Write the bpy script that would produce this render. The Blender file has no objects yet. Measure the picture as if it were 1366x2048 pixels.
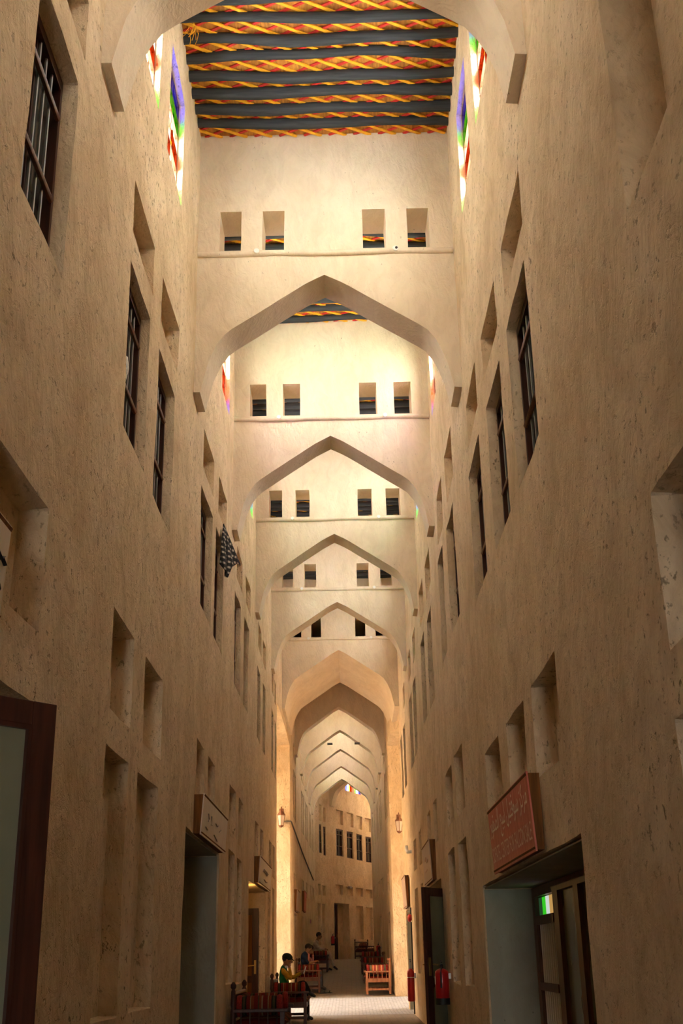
import bpy, bmesh, math, random
import numpy as np
from math import pi, sin, cos, radians
from mathutils import Vector, Matrix
random.seed(7)
SC = bpy.context.scene
COL = SC.collection

# ------------------------------------------------------------------ camera
PITCH, YAW, ROLL, CAMZ, FPX = radians(21.1153), radians(-0.0288), -0.02, 1.6, 2300.0
fw = Vector((sin(YAW)*cos(PITCH), cos(YAW)*cos(PITCH), sin(PITCH)))
rt = Vector((cos(YAW), -sin(YAW), 0)); up = rt.cross(fw)
r2 = rt*cos(ROLL)+up*sin(ROLL); u2 = up*cos(ROLL)-rt*sin(ROLL)
cam = bpy.data.cameras.new('camera'); camo = bpy.data.objects.new('camera', cam); COL.objects.link(camo)
m = Matrix.Identity(4)
for i in range(3):
    m[i][0], m[i][1], m[i][2] = r2[i], u2[i], -fw[i]
m[0][3], m[1][3], m[2][3] = 0, 0, CAMZ
camo.matrix_world = m
cam.sensor_fit = 'VERTICAL'; cam.sensor_height = 36.0; cam.lens = FPX/2048*36.0; cam.clip_end = 300; cam.clip_start = .05
SC.camera = camo

# ------------------------------------------------------------------ sky and exposure
SKY = 26.0
w = bpy.data.worlds.new('sky'); SC.world = w; w.use_nodes = True
bg = w.node_tree.nodes['Background']; bg.inputs[0].default_value = (1.0, .985, .95, 1); bg.inputs[1].default_value = SKY
vs = SC.view_settings; vs.view_transform = 'Standard'; vs.look = 'None'; vs.exposure = 1.06; vs.gamma = 1; vs.use_curve_mapping = False
cy = SC.cycles; cy.use_denoising = True; cy.diffuse_bounces = 8; cy.max_bounces = 14; cy.transparent_max_bounces = 12
cy.sample_clamp_indirect = 12; cy.caustics_reflective = False; cy.caustics_refractive = False

def portal(name, loc, normal, sx, sy):
    """window portal: guides sky light through an opening of the building"""
    l = bpy.data.lights.new(name, 'AREA'); l.shape = 'RECTANGLE'; l.size = sx; l.size_y = sy; l.cycles.is_portal = True
    o = bpy.data.objects.new(name, l); COL.objects.link(o)
    o.matrix_world = Matrix.Translation(loc) @ Vector((0, 0, -1)).rotation_difference(Vector(normal)).to_matrix().to_4x4()
    return o

# ------------------------------------------------------------------ layout constants
XL, XR, ZF, ZTOP = -1.62, 1.35, .40, 11.0          # wall planes, floor level, top of walls
YB, YE = -12.0, 57.0                                # back and far end of the straight corridor
ARCH = [-2.6, 1.9, 6.35, 11.38, 15.78, 20.1, 24.5]  # fronts of the cross walls
FARARCH = [35.95, 39.98, 43.9, 48.1, 51.8]
def xr(y): return XR if y < 31 else XR - .17 - .0035*(y-31)
def zfloor(y): return ZF if y < 29 else ZF + (y-29)*.038

# ------------------------------------------------------------------ materials
def new_mat(name):
    mt = bpy.data.materials.new(name); mt.use_nodes = True
    nt = mt.node_tree; b = nt.nodes['Principled BSDF']
    return mt, nt, b
def nd(nt, t, **kw):
    n = nt.nodes.new(t)
    for k, v in kw.items():
        if k[0] == '_': n.inputs[k[1:].replace('_', ' ')].default_value = v
        else: setattr(n, k, v)
    return n
def ramp(nt, src, stops, interp='LINEAR'):
    r = nt.nodes.new('ShaderNodeValToRGB'); cr = r.color_ramp; cr.interpolation = interp
    while len(cr.elements) > 1: cr.elements.remove(cr.elements[-1])
    for i, (p, c) in enumerate(stops):
        e = cr.elements[0] if i == 0 else cr.elements.new(p)
        e.position = p; e.color = (*c, 1) if len(c) == 3 else c
    nt.links.new(src, r.inputs[0]); return r.outputs[0]
def coords(nt, scale=(1, 1, 1), kind='Object'):
    tc = nd(nt, 'ShaderNodeTexCoord'); mp = nd(nt, 'ShaderNodeMapping'); mp.inputs['Scale'].default_value = scale
    nt.links.new(tc.outputs[kind], mp.inputs[0]); return mp.outputs[0]
def mixc(nt, mode, fac, a, b):
    n = nd(nt, 'ShaderNodeMix', data_type='RGBA', blend_type=mode)
    for i, v in ((0, fac), (6, a), (7, b)):
        if isinstance(v, (int, float)): n.inputs[i].default_value = v
        elif isinstance(v, tuple): n.inputs[i].default_value = (*v, 1)
        else: nt.links.new(v, n.inputs[i])
    return n.outputs[2]
def plain(name, c, rough=.6, metal=0, var=0, scale=8, spec=.4, bump=0):
    mt, nt, b = new_mat(name)
    b.inputs['Roughness'].default_value = rough; b.inputs['Metallic'].default_value = metal
    b.inputs['Specular IOR Level'].default_value = spec
    if var or bump:
        n = nd(nt, 'ShaderNodeTexNoise', _Scale=scale, _Detail=5.0)
        nt.links.new(coords(nt), n.inputs[0])
        lo = tuple(x*(1-var) for x in c); hi = tuple(min(1, x*(1+var)) for x in c)
        nt.links.new(ramp(nt, n.outputs[0], [(.3, lo), (.7, hi)]), b.inputs['Base Color'])
        if bump:
            bp = nd(nt, 'ShaderNodeBump', _Strength=bump, _Distance=.02); nt.links.new(n.outputs[0], bp.inputs['Height']); nt.links.new(bp.outputs[0], b.inputs['Normal'])
    else: b.inputs['Base Color'].default_value = (*c, 1)
    return mt
def make_plaster(name, c0, c1, c2, grain=1.0):
    """trowelled mud plaster: broad tone, vertical streaks, swirls of the trowel, dark straw pits"""
    mt, nt, b = new_mat(name); L = nt.links.new
    b.inputs['Roughness'].default_value = .92; b.inputs['Specular IOR Level'].default_value = .15
    co = coords(nt)
    wn = nd(nt, 'ShaderNodeTexNoise', _Scale=2.2, _Detail=3.0); L(co, wn.inputs[0])
    def warped(scale, k):
        mp = nd(nt, 'ShaderNodeMix', data_type='RGBA', blend_type='LINEAR_LIGHT'); mp.inputs[0].default_value = k; L(co, mp.inputs[6]); L(wn.outputs[1], mp.inputs[7])
        mm = nd(nt, 'ShaderNodeMapping'); mm.inputs['Scale'].default_value = scale; L(mp.outputs[2], mm.inputs[0]); return mm.outputs[0]
    big = nd(nt, 'ShaderNodeTexNoise', _Scale=.9, _Detail=4.0, _Roughness=.6); L(co, big.inputs[0])
    base = ramp(nt, big.outputs[0], [(.3, c0), (.5, c1), (.72, c2)])
    st = nd(nt, 'ShaderNodeTexNoise', _Scale=1.0, _Detail=6.0, _Roughness=.65, _Distortion=1.2); L(warped((5, 2.0, 1.8), .18), st.inputs[0])
    col = mixc(nt, 'MULTIPLY', .42*grain, base, ramp(nt, st.outputs[0], [(.36, (.58, .50, .42)), (.58, (1, 1, 1))]))
    sw = nd(nt, 'ShaderNodeTexWave', wave_type='BANDS', bands_direction='DIAGONAL', _Scale=5.0, _Distortion=14.0, _Detail=3.0, _Detail_Scale=.9); L(coords(nt, (1.5, 1.5, .55)), sw.inputs[0])
    pit = nd(nt, 'ShaderNodeTexNoise', _Scale=20.0, _Detail=3.0, _Roughness=.7); L(coords(nt, (1.3, .7, .8)), pit.inputs[0])
    pm = ramp(nt, pit.outputs[0], [(.59+.07*(1-grain)*2, (0, 0, 0)), (.67+.07*(1-grain)*2, (1, 1, 1))])
    pm2 = mixc(nt, 'MULTIPLY', 1.0, pm, ramp(nt, big.outputs[0], [(.42, (.15, .15, .15)), (.62, (1, 1, 1))]))
    col = mixc(nt, 'MIX', pm2, col, tuple(x*.42 for x in c0))
    L(col, b.inputs['Base Color'])
    f = nd(nt, 'ShaderNodeTexNoise', _Scale=9.0, _Detail=8.0, _Roughness=.68, _Distortion=.8); L(warped((1.5, .75, .9), .16), f.inputs[0])
    h = nd(nt, 'ShaderNodeMath', operation='MULTIPLY_ADD'); L(sw.outputs[1], h.inputs[0]); h.inputs[1].default_value = .10; L(f.outputs[0], h.inputs[2])
    h2 = nd(nt, 'ShaderNodeMath', operation='MULTIPLY_ADD'); L(pm, h2.inputs[0]); h2.inputs[1].default_value = -.25; L(h.outputs[0], h2.inputs[2])
    bp = nd(nt, 'ShaderNodeBump', _Strength=.7*grain, _Distance=.055); L(h2.outputs[0], bp.inputs['Height']); L(bp.outputs[0], b.inputs['Normal'])
    return mt
M = {}
M['plaster'] = make_plaster('mud_plaster', (.64, .482, .295), (.725, .57, .37), (.785, .637, .44))
M['smooth_plaster'] = make_plaster('smooth_plaster', (.68, .562, .40), (.725, .608, .445), (.765, .653, .49), .5)
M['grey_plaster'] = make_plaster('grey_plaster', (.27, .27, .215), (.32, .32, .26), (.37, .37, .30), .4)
def wood(name, c, rough=.45, sc=(30, 30, 2.0)):
    mt, nt, b = new_mat(name); b.inputs['Roughness'].default_value = rough; b.inputs['Specular IOR Level'].default_value = .35
    n = nd(nt, 'ShaderNodeTexNoise', _Scale=1.0, _Detail=5.0, _Distortion=.7); nt.links.new(coords(nt, sc), n.inputs[0])
    nt.links.new(ramp(nt, n.outputs[0], [(.3, tuple(x*.55 for x in c)), (.7, tuple(x*1.35 for x in c))]), b.inputs['Base Color'])
    return mt
M['wood'] = wood('dark_red_wood', (.052, .016, .010)); M['wood_mid'] = wood('brown_wood', (.13, .05, .022)); M['wood_pale'] = wood('light_red_wood', (.34, .14, .065))  # the third wood is a paler red, used on one bench
M['edge_wood'] = wood('orange_brown_wood', (.16, .062, .014), .9); M['pole'] = wood('black_pole_wood', (.032, .034, .036), .8, (2, 30, 30))
M['pole_edge'] = plain('dusty_pole_edge', (.20, .13, .08), .9, var=.3, scale=30)
M['iron'] = plain('grey_iron', (.20, .20, .19), .5, .4); M['dark'] = plain('dark_interior', (.03, .027, .022), .55)
M['black'] = plain('black_rubber', (.012, .012, .012), .5); M['pane_dark'] = plain('dark_glass', (.05, .048, .04), .12, spec=.6)
M['pane_green'] = plain('greenish_glass', (.20, .21, .14), .18, spec=.6, var=.25, scale=1.5)
M['red'] = plain('red_enamel', (.42, .012, .014), .3, spec=.5); M['white'] = plain('white_paint', (.75, .73, .68), .5)
M['brass'] = plain('brass', (.45, .30, .10), .35, .9); M['steel'] = plain('grey_steel', (.35, .35, .34), .4, .6)
M['cable'] = plain('grey_cable', (.11, .10, .08), .6)
M['yellow_strip'] = plain('yellow_cane', (.82, .40, .02), .6, var=.2, scale=15); M['red_strip'] = plain('red_cane', (.55, .035, .025), .6, var=.25, scale=15)
M['tuft'] = plain('red_tassel_wool', (.24, .014, .010), .9, var=.4, scale=60, bump=.8)
def make_mat_weave():
    mt, nt, b = new_mat('woven_reed_mat'); L = nt.links.new; b.inputs['Roughness'].default_value = .8
    n = nd(nt, 'ShaderNodeTexNoise', _Scale=1.0, _Detail=5.0); L(coords(nt, (40, 6, 6)), n.inputs[0])
    n2 = nd(nt, 'ShaderNodeTexNoise', _Scale=3.0, _Detail=4.0); L(coords(nt), n2.inputs[0])
    c = mixc(nt, 'MULTIPLY', .7, ramp(nt, n2.outputs[0], [(.35, (.36, .13, .018)), (.65, (.62, .27, .035))]), ramp(nt, n.outputs[0], [(.35, (.45, .4, .35)), (.6, (1, 1, 1))]))
    L(c, b.inputs['Base Color']); bp = nd(nt, 'ShaderNodeBump', _Strength=.6, _Distance=.01); L(n.outputs[0], bp.inputs['Height']); L(bp.outputs[0], b.inputs['Normal'])
    return mt
M['weave'] = make_mat_weave()
def make_paving(name='stone_paving', k=1.0, c1=(.27, .22, .165), c2=(.23, .185, .14), c3=(.19, .155, .12), bw=.3, bh=.16):
    mt, nt, b = new_mat(name); L = nt.links.new; b.inputs['Roughness'].default_value = .75
    br = nd(nt, 'ShaderNodeTexBrick', _Scale=1.0, _Mortar_Size=.012, _Brick_Width=bw, _Row_Height=bh)
    br.inputs['Color1'].default_value = (*c1, 1); br.inputs['Color2'].default_value = (*c2, 1); br.inputs['Mortar'].default_value = (*c3, 1)
    L(coords(nt), br.inputs[0]); n = nd(nt, 'ShaderNodeTexNoise', _Scale=14.0, _Detail=6.0); L(coords(nt), n.inputs[0])
    L(mixc(nt, 'MULTIPLY', .6, br.outputs[0], ramp(nt, n.outputs[0], [(.3, (.5, .5, .5)), (.7, (1, 1, 1))])), b.inputs['Base Color'])
    bp = nd(nt, 'ShaderNodeBump', _Strength=.6, _Distance=.02); L(n.outputs[0], bp.inputs['Height']); L(bp.outputs[0], b.inputs['Normal'])
    return mt
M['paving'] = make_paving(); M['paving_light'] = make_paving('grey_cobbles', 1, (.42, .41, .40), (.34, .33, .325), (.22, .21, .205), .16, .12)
def glass(name, c):
    mt, nt, b = new_mat(name); L = nt.links.new
    tr = nd(nt, 'ShaderNodeBsdfTransparent'); tr.inputs[0].default_value = (*c, 1)
    gl = nd(nt, 'ShaderNodeBsdfGlossy'); gl.inputs['Roughness'].default_value = .15; gl.inputs[0].default_value = (.8, .8, .8, 1)
    mx = nd(nt, 'ShaderNodeMixShader'); mx.inputs[0].default_value = .04
    L(tr.outputs[0], mx.inputs[1]); L(gl.outputs[0], mx.inputs[2]); L(mx.outputs[0], nt.nodes['Material Output'].inputs[0])
    return mt
GL = dict(b=glass('blue_glass', (.007, .011, .30)), g=glass('green_glass', (.012, .22, .002)), w=glass('clear_glass', (.95, .95, .93)), o=glass('orange_glass', (.22, .022, .0015)), y=glass('amber_glass', (.30, .025, .0015)))
def stripes(name, cols, axis, freq):
    """woven kilim stripes running across the given local axis"""
    mt, nt, b = new_mat(name); L = nt.links.new; b.inputs['Roughness'].default_value = .95; b.inputs['Specular IOR Level'].default_value = .1
    sp = nd(nt, 'ShaderNodeSeparateXYZ'); L(coords(nt), sp.inputs[0])
    mu = nd(nt, 'ShaderNodeMath', operation='MULTIPLY'); L(sp.outputs[axis], mu.inputs[0]); mu.inputs[1].default_value = freq
    fr = nd(nt, 'ShaderNodeMath', operation='FRACT'); L(mu.outputs[0], fr.inputs[0])
    pos = 0; stops = []
    for wd, c in cols: stops.append((pos, c)); pos += wd
    n = nd(nt, 'ShaderNodeTexNoise', _Scale=90.0, _Detail=2.0); L(coords(nt), n.inputs[0])
    L(mixc(nt, 'MULTIPLY', .6, ramp(nt, fr.outputs[0], stops, 'CONSTANT'), ramp(nt, n.outputs[0], [(.3, (.5, .5, .5)), (.65, (1, 1, 1))])), b.inputs['Base Color'])
    bp = nd(nt, 'ShaderNodeBump', _Strength=.4, _Distance=.005); L(n.outputs[0], bp.inputs['Height']); L(bp.outputs[0], b.inputs['Normal'])
    return mt
RD, OR, BK, CRM, GN = (.12, .012, .008), (.17, .040, .013), (.010, .008, .007), (.24, .17, .09), (.05, .045, .022)
SEQ = [(.07, OR), (.05, CRM), (.16, RD), (.03, CRM), (.09, OR), (.04, BK), (.08, GN), (.05, BK), (.12, RD), (.03, CRM), (.1, OR), (.13, RD), (.05, GN)]
M['kilim_x'] = stripes('kilim_stripe_across', SEQ, 0, 2.6); M['kilim_y'] = stripes('kilim_stripe_along', SEQ, 1, 2.2)
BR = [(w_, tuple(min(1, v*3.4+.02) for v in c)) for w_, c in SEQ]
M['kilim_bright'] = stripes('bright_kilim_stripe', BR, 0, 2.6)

# ------------------------------------------------------------------ mesh helpers
class MB:
    def __init__(s): s.v = []; s.f = []
    def add(s, vs_, fs):
        o = len(s.v); s.v += [tuple(v) for v in vs_]; s.f += [tuple(i+o for i in f) for f in fs]; return s
    def box(s, a, b, mt=None):
        x0, y0, z0 = a; x1, y1, z1 = b
        vv = [Vector(p) for p in ((x0, y0, z0), (x1, y0, z0), (x1, y1, z0), (x0, y1, z0), (x0, y0, z1), (x1, y0, z1), (x1, y1, z1), (x0, y1, z1))]
        if mt is not None: vv = [mt @ v for v in vv]
        return s.add(vv, [(3, 2, 1, 0), (4, 5, 6, 7), (0, 1, 5, 4), (1, 2, 6, 5), (2, 3, 7, 6), (3, 0, 4, 7)])
    def tube(s, pts, rad, n=8, cap=True, squash=1.0):
        pts = [Vector(p) for p in pts]
        if not hasattr(rad, '__len__'): rad = [rad]*len(pts)
        vv = []; ff = []
        for i, p in enumerate(pts):
            t = (pts[min(i+1, len(pts)-1)]-pts[max(i-1, 0)]).normalized()
            a = t.cross(Vector((0, 0, 1)));
            if a.length < .05: a = t.cross(Vector((1, 0, 0)))
            a.normalize(); b = t.cross(a)
            for k in range(n): vv.append(p+(a*cos(2*pi*k/n)+b*sin(2*pi*k/n)*squash)*rad[i])
        for i in range(len(pts)-1):
            for k in range(n): ff.append((i*n+k, i*n+(k+1) % n, (i+1)*n+(k+1) % n, (i+1)*n+k))
        if cap: ff.append(tuple(range(n-1, -1, -1))); ff.append(tuple((len(pts)-1)*n+k for k in range(n)))
        return s.add(vv, ff)
    def lathe(s, prof, c=(0, 0, 0), n=12, axis=2):
        vv = []; ff = []
        for r, h in prof:
            for k in range(n):
                p = [r*cos(2*pi*k/n), r*sin(2*pi*k/n), h]
                if axis == 0: p = [p[2], p[0], p[1]]
                if axis == 1: p = [p[0], p[2], p[1]]
                vv.append((p[0]+c[0], p[1]+c[1], p[2]+c[2]))
        for i in range(len(prof)-1):
            for k in range(n): ff.append((i*n+k, i*n+(k+1) % n, (i+1)*n+(k+1) % n, (i+1)*n+k))
        ff.append(tuple(range(n-1, -1, -1))); ff.append(tuple((len(prof)-1)*n+k for k in range(n)))
        return s.add(vv, ff)
    def ell(s, c, r, n=14, mm=9, mt=None):
        vv = []; ff = []
        for i in range(mm+1):
            th = pi*i/mm
            for k in range(n):
                v = Vector((r[0]*sin(th)*cos(2*pi*k/n), r[1]*sin(th)*sin(2*pi*k/n), r[2]*cos(th)))
                if mt is not None: v = mt @ v
                vv.append(v+Vector(c))
        for i in range(mm):
            for k in range(n): ff.append((i*n+k, (i+1)*n+k, (i+1)*n+(k+1) % n, i*n+(k+1) % n))
        return s.add(vv, ff)
    def mesh(s, name, mat=None, smooth=None):
        me = bpy.data.meshes.new(name); me.from_pydata(s.v, [], s.f); me.update()
        if mat: me.materials.append(M[mat] if isinstance(mat, str) else mat)
        if smooth is not None:
            me.shade_smooth(); me.set_sharp_from_angle(angle=radians(smooth))
        return me
    def build(s, name, mat=None, parent=None, smooth=None, bevel=0):
        o = bpy.data.objects.new(name, s.mesh(name, mat, smooth)); COL.objects.link(o)
        if parent is not None: o.parent = parent
        if bevel:
            b = o.modifiers.new('soft_edge', 'BEVEL'); b.width = bevel; b.segments = 2
        return o
def link(name, me, parent=None, loc=(0, 0, 0), rot=(0, 0, 0)):
    o = bpy.data.objects.new(name, me); COL.objects.link(o); o.parent = parent; o.location = loc; o.rotation_euler = rot; return o
def tag(o, label=None, cat=None, group=None, kind=None):
    if label: o['label'] = label
    if cat: o['category'] = cat
    if group: o['group'] = group
    if kind: o['kind'] = kind
    return o
def thing(name, label, cat, loc=(0, 0, 0), rotz=0, group=None):
    o = bpy.data.objects.new(name, None); COL.objects.link(o); o.empty_display_size = .1
    o.location = loc; o.rotation_euler = (0, 0, rotz); return tag(o, label, cat, group)
def struct(o): o['kind'] = 'structure'; return o
_rng = np.random.RandomState(3)
_W = [(_rng.normal(size=3)*f, _rng.uniform(0, 6.28), 1/f**.8) for f in (.9, 1.1, 1.7, 2.1, 3.0, 3.9, 5.2, 6.5, 9.0, 11.0) for _ in range(2)]
def nz(a, b, seed=0.0):
    """cheap smooth noise, about -1..1, on arrays"""
    r = np.zeros_like(a); tot = 0
    for d, ph, am in _W: r += am*np.sin(a*d[0]+b*d[1]+seed*d[2]*3+ph); tot += am*.5
    return r/tot

# ------------------------------------------------------------------ plaster walls with recesses
def lines(a, b, step, extra):
    e = sorted(set([a, b]+[x for x in extra if a < x < b]))
    out = [e[0]]
    for x in e[1:]:
        if x-out[-1] < .004: continue
        g = step((x+out[-1])/2) if callable(step) else step
        k = max(1, int(math.ceil((x-out[-1])/g)))
        s0 = out[-1]
        out += [s0+(x-s0)*(i+1)/k for i in range(k)]
    return np.array(out)
EPS = .014
def relief_wall(name, rects, a0, a1, z0, z1, place, thick=.5, mat='plaster', astep=lambda y: .13 if y < 16 else .3, zstep=.16, amp=1.0, seed=0., z0f=None):
    """wall surface over (a, z): rects are (a0,a1,z0,z1,depth) recesses, depth None = opening through the wall.
    place(a, z, depth) gives the world arrays. The back is closed by an outer skin at the wall thickness."""
    ex = []; ez = []
    for r in rects:
        ex += [r[0], r[0]+EPS, r[1]-EPS, r[1]]; ez += [r[2], r[2]+EPS, r[3]-EPS, r[3]]
    A = lines(a0, a1, astep, ex); Z = lines(z0, z1, zstep, ez)
    aa, zz = np.meshgrid(A, Z, indexing='ij'); dep = np.zeros_like(aa); keep = np.ones((len(A)-1, len(Z)-1), bool)
    ac = (A[1:]+A[:-1])/2; zc = (Z[1:]+Z[:-1])/2
    for r in rects:
        d = (.11 if r[2] > 8.2 else thick) if r[4] is None else r[4]
        ins = (aa > r[0]+EPS*.5) & (aa < r[1]-EPS*.5) & (zz > r[2]+EPS*.5) & (zz < r[3]-EPS*.5)
        dep[ins] = d
        if r[4] is None:
            keep[np.ix_((ac > r[0]+EPS) & (ac < r[1]-EPS), (zc > r[2]+EPS) & (zc < r[3]-EPS))] = False
    ww = amp*np.clip(1.6-aa/40, .5, 1)
    wa = aa+ww*.013*nz(aa*1.6, zz*1.6, seed+1); wz = zz+ww*.013*nz(aa*1.6, zz*1.6, seed+5)
    wz[:, 0] = z0; wz[:, -1] = z1; wa[0, :] = a0; wa[-1, :] = a1
    dd = dep+amp*(.016*nz(aa*.8, zz*.6, seed+9)+.004*nz(aa*4, zz*3, seed+2))
    P = place(wa, wz, dd).reshape(-1, 3); nzl = len(Z)
    I, J = np.nonzero(keep); i00 = I*nzl+J
    F = np.stack([i00, i00+nzl, i00+nzl+1, i00+1], 1)
    # outer skin
    th = [r for r in rects if r[4] is None]
    OA = lines(a0, a1, 99, [x for r in th for x in (r[0], r[1])]); OZ = lines(z0, z1, 99, [x for r in th for x in (r[2], r[3])]+([8.3, 8.32] if z1 > 9 else []))
    oa, oz = np.meshgrid(OA, OZ, indexing='ij'); ok = np.ones((len(OA)-1, len(OZ)-1), bool); oc = (OA[1:]+OA[:-1])/2; ozc = (OZ[1:]+OZ[:-1])/2
    for r in th: ok[np.ix_((oc > r[0]) & (oc < r[1]), (ozc > r[2]) & (ozc < r[3]))] = False
    deepest = max([thick]+[r[4] for r in rects if r[4]])+.06
    OP = place(oa, oz, np.where(oz > 8.31, .13, deepest)).reshape(-1, 3)
    I, J = np.nonzero(ok); n0 = len(P); k = n0+I*len(OZ)+J
    F = np.concatenate([F, np.stack([k, k+1, k+len(OZ)+1, k+len(OZ)], 1)])
    me = bpy.data.meshes.new(name); me.from_pydata(np.concatenate([P, OP]).tolist(), [], F.tolist()); me.update()
    me.materials.append(M[mat]); me.shade_smooth(); me.set_sharp_from_angle(angle=radians(38))
    o = bpy.data.objects.new(name, me); COL.objects.link(o); return struct(o)

UL = [(4.9, 5.9), (7.77, 8.76), (9.2, 10.2), (12.52, 13.5), (13.97, 14.94), (16.76, 17.64), (18.2, 19.05), (21.0, 21.85), (22.34, 23.05), (24.8, 25.5), (25.95, 26.5)]
WL = [(4.9, 5.79), (7.75, 8.67), (9.15, 10.12), (12.4, 13.45), (13.8, 14.8), (16.52, 17.45), (17.95, 18.8), (20.82, 21.65), (22.3, 22.95), (24.7, 25.4), (25.95, 26.5)]
LL = [(4.9, 5.87), (7.75, 8.67), (9.19, 10.08), (12.43, 13.22), (13.68, 14.42), (16.0, 16.98), (17.48, 18.32), (20.52, 21.33), (21.86, 22.64), (24.1, 24.9), (25.17, 26.1)]
BL = [(7.76, 8.68, 1.24), (9.1, 9.98, 1.24), (15.95, 16.9, 1.28), (17.35, 18.2, 1.26), (24.0, 24.7, 1.25), (25.3, 26.0, 1.25)]
UR = [(7.06, 8.08, 6.55, 7.02), (8.55, 9.55, 6.57, 7.02), (10.07, 11.07, 6.56, 7.05), (12.86, 13.8, 7.02, 7.67), (14.33, 15.22, 6.93, 7.63), (17.22, 18.26, 7.04, 7.63), (18.78, 19.74, 7.0, 7.63), (21.67, 22.5, 7.0, 7.55), (23.3, 24.1, 7.0, 7.54), (26.2, 27.0, 7.0, 7.5)]
WR = [(7.12, 8.14, 4.9, 6.28), (8.62, 9.55, 4.9, 6.28), (10.18, 11.25, 4.92, 6.32), (13.08, 14.02, 5.34, 6.76), (14.62, 15.43, 5.3, 6.74), (17.42, 18.33, 5.26, 6.71), (18.94, 19.92, 5.28, 6.73), (22.05, 23.0, 5.25, 6.68), (23.45, 24.45, 5.23, 6.67), (26.6, 27.5, 5.23, 6.63), (28.15, 29.0, 5.2, 6.63)]
RR = [(3.5, 4.66, 2.75, 3.46), (7.28, 8.34, 2.75, 3.42), (8.75, 9.74, 2.78, 3.41), (10.27, 11.4, 2.81, 3.42), (13.58, 14.58, 3.17, 3.91), (14.99, 16.1, 3.19, 3.88), (18.0, 18.74, 3.2, 3.84), (19.27, 20.13, 3.2, 3.81), (22.24, 23.1, 3.2, 3.81), (23.93, 24.8, 3.2, 3.8),
      (3.9, 4.71, 1.3, 2.48), (13.69, 14.71, 1.25, 2.87), (15.27, 16.4, 1.25, 2.88), (22.3, 23.1, 1.25, 2.85), (23.93, 24.8, 1.25, 2.85)]
DL = [(3.3, 5.84, 2.85, .6), (11.65, 14.84, 2.82, .62), (19.43, 23.26, 2.77, .6)]
DR = [(6.91, 12.29, 2.24, .57), (17.88, 20.3, 2.65, .5), (27.4, 29.2, 2.58, .45)]
CLW = []                                           # clerestory windows: side, a0, a1
bays = list(zip(ARCH, ARCH[1:]+[28.8]))
for k, (a, b) in enumerate(bays[1:]):
    q = (1, 1, .95, .8, .66, .6)[k]               # the clerestory lights get narrower further along
    CLW += [(-1, a+1.32, a+1.32+.92*q), (-1, a+2.78, a+2.78+.94*q), (1, a+1.62, a+1.62+.93*q), (1, a+3.05, a+3.05+.9*q)]
for a, b in zip(FARARCH, FARARCH[1:]+[56.0]):
    CLW += [(-1, a+1.1, a+1.68), (-1, a+2.4, a+2.98), (1, a+1.1, a+1.68), (1, a+2.4, a+2.98)]
ZC0, ZC1 = 8.95, 10.25
GAPL, GAPR = (26.9, 33.0, 7.25), (29.6, 33.4, 7.25)   # side alleys crossing the corridor
far_l, far_r = [], []
for a in [33.9]+FARARCH:
    far_l += [(a+.95, a+1.75), (a+2.2, a+3.0)]; far_r += [(a+.95, a+1.75), (a+2.2, a+3.0)]
far_l = [r for i, r in enumerate(far_l) if i not in (2, 3)]; far_r = [r for i, r in enumerate(far_r) if i not in (2, 3)]
far_l = [r for r in far_l if r[1] < 56]; far_r = [r for r in far_r if r[1] < 56]
def rise(y): return 0 if y < 33 else (y-33)*.03
rl = [(a, b, 7.05, 7.55, .14) for a, b in UL]+[(a, b, 5.33, 6.76 if a < 20 else 6.64, .17) for a, b in WL]
rl += [(a, b, 3.22 if a < 15 else 3.17, 3.92 if a < 12 else 3.84, .16) for a, b in LL]+[(a, b, z, 2.97, .13) for a, b, z in BL]
rl += [(a, b, .0, z, d) for a, b, z, d in DL]+[(a, b, ZC0, ZC1, None) for s, a, b in CLW if s < 0]+[(GAPL[0], GAPL[1], -.2, GAPL[2], None)]
rl += [(a, b, 5.4+rise(a), 6.8+rise(a), .17) for a, b in far_l]+[(a, b, 7.15+rise(a), 7.6+rise(a), .12) for a, b in far_l]+[(a, b, 3.3+rise(a), 3.85+rise(a), .12) for a, b in far_l]
FDL = [(35.2, 37.4), (41.0, 43.0)]; FDR = [(35.6, 37.6), (44.4, 46.2)]
rl += [(a, b, .5, 2.75+rise(a)*.6, .5) for a, b in FDL]
struct(relief_wall('wall_left', rl, YB, YE, -.2, ZTOP, lambda a, z, d: np.stack([XL-d, a, z], -1), thick=.44, seed=1.))
rr = [(a, b, c, d, .14) for a, b, c, d in UR]+[(a, b, c, d, .17) for a, b, c, d in WR]+[(a, b, c, d, .16) for a, b, c, d in RR]
rr += [(3.0, 4.49, 4.8, 6.45, .26)]+[(a, b, .0, z, d) for a, b, z, d in DR]+[(a, b, ZC0, ZC1, None) for s, a, b in CLW if s > 0]+[(GAPR[0], GAPR[1], -.2, GAPR[2], None)]
rr += [(a, b, 5.4+rise(a), 6.8+rise(a), .17) for a, b in far_r]+[(a, b, 7.15+rise(a), 7.6+rise(a), .12) for a, b in far_r]+[(a, b, 3.3+rise(a), 3.85+rise(a), .12) for a, b in far_r]
rr += [(a, b, .5, 2.75+rise(a)*.6, .45) for a, b in FDR]
_xrv = np.vectorize(xr)
relief_wall('wall_right', rr, YB, 57.3, -.2, ZTOP, lambda a, z, d: np.stack([_xrv(np.maximum(a, 0))+d, a, z], -1), thick=.44, seed=4.)
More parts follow.
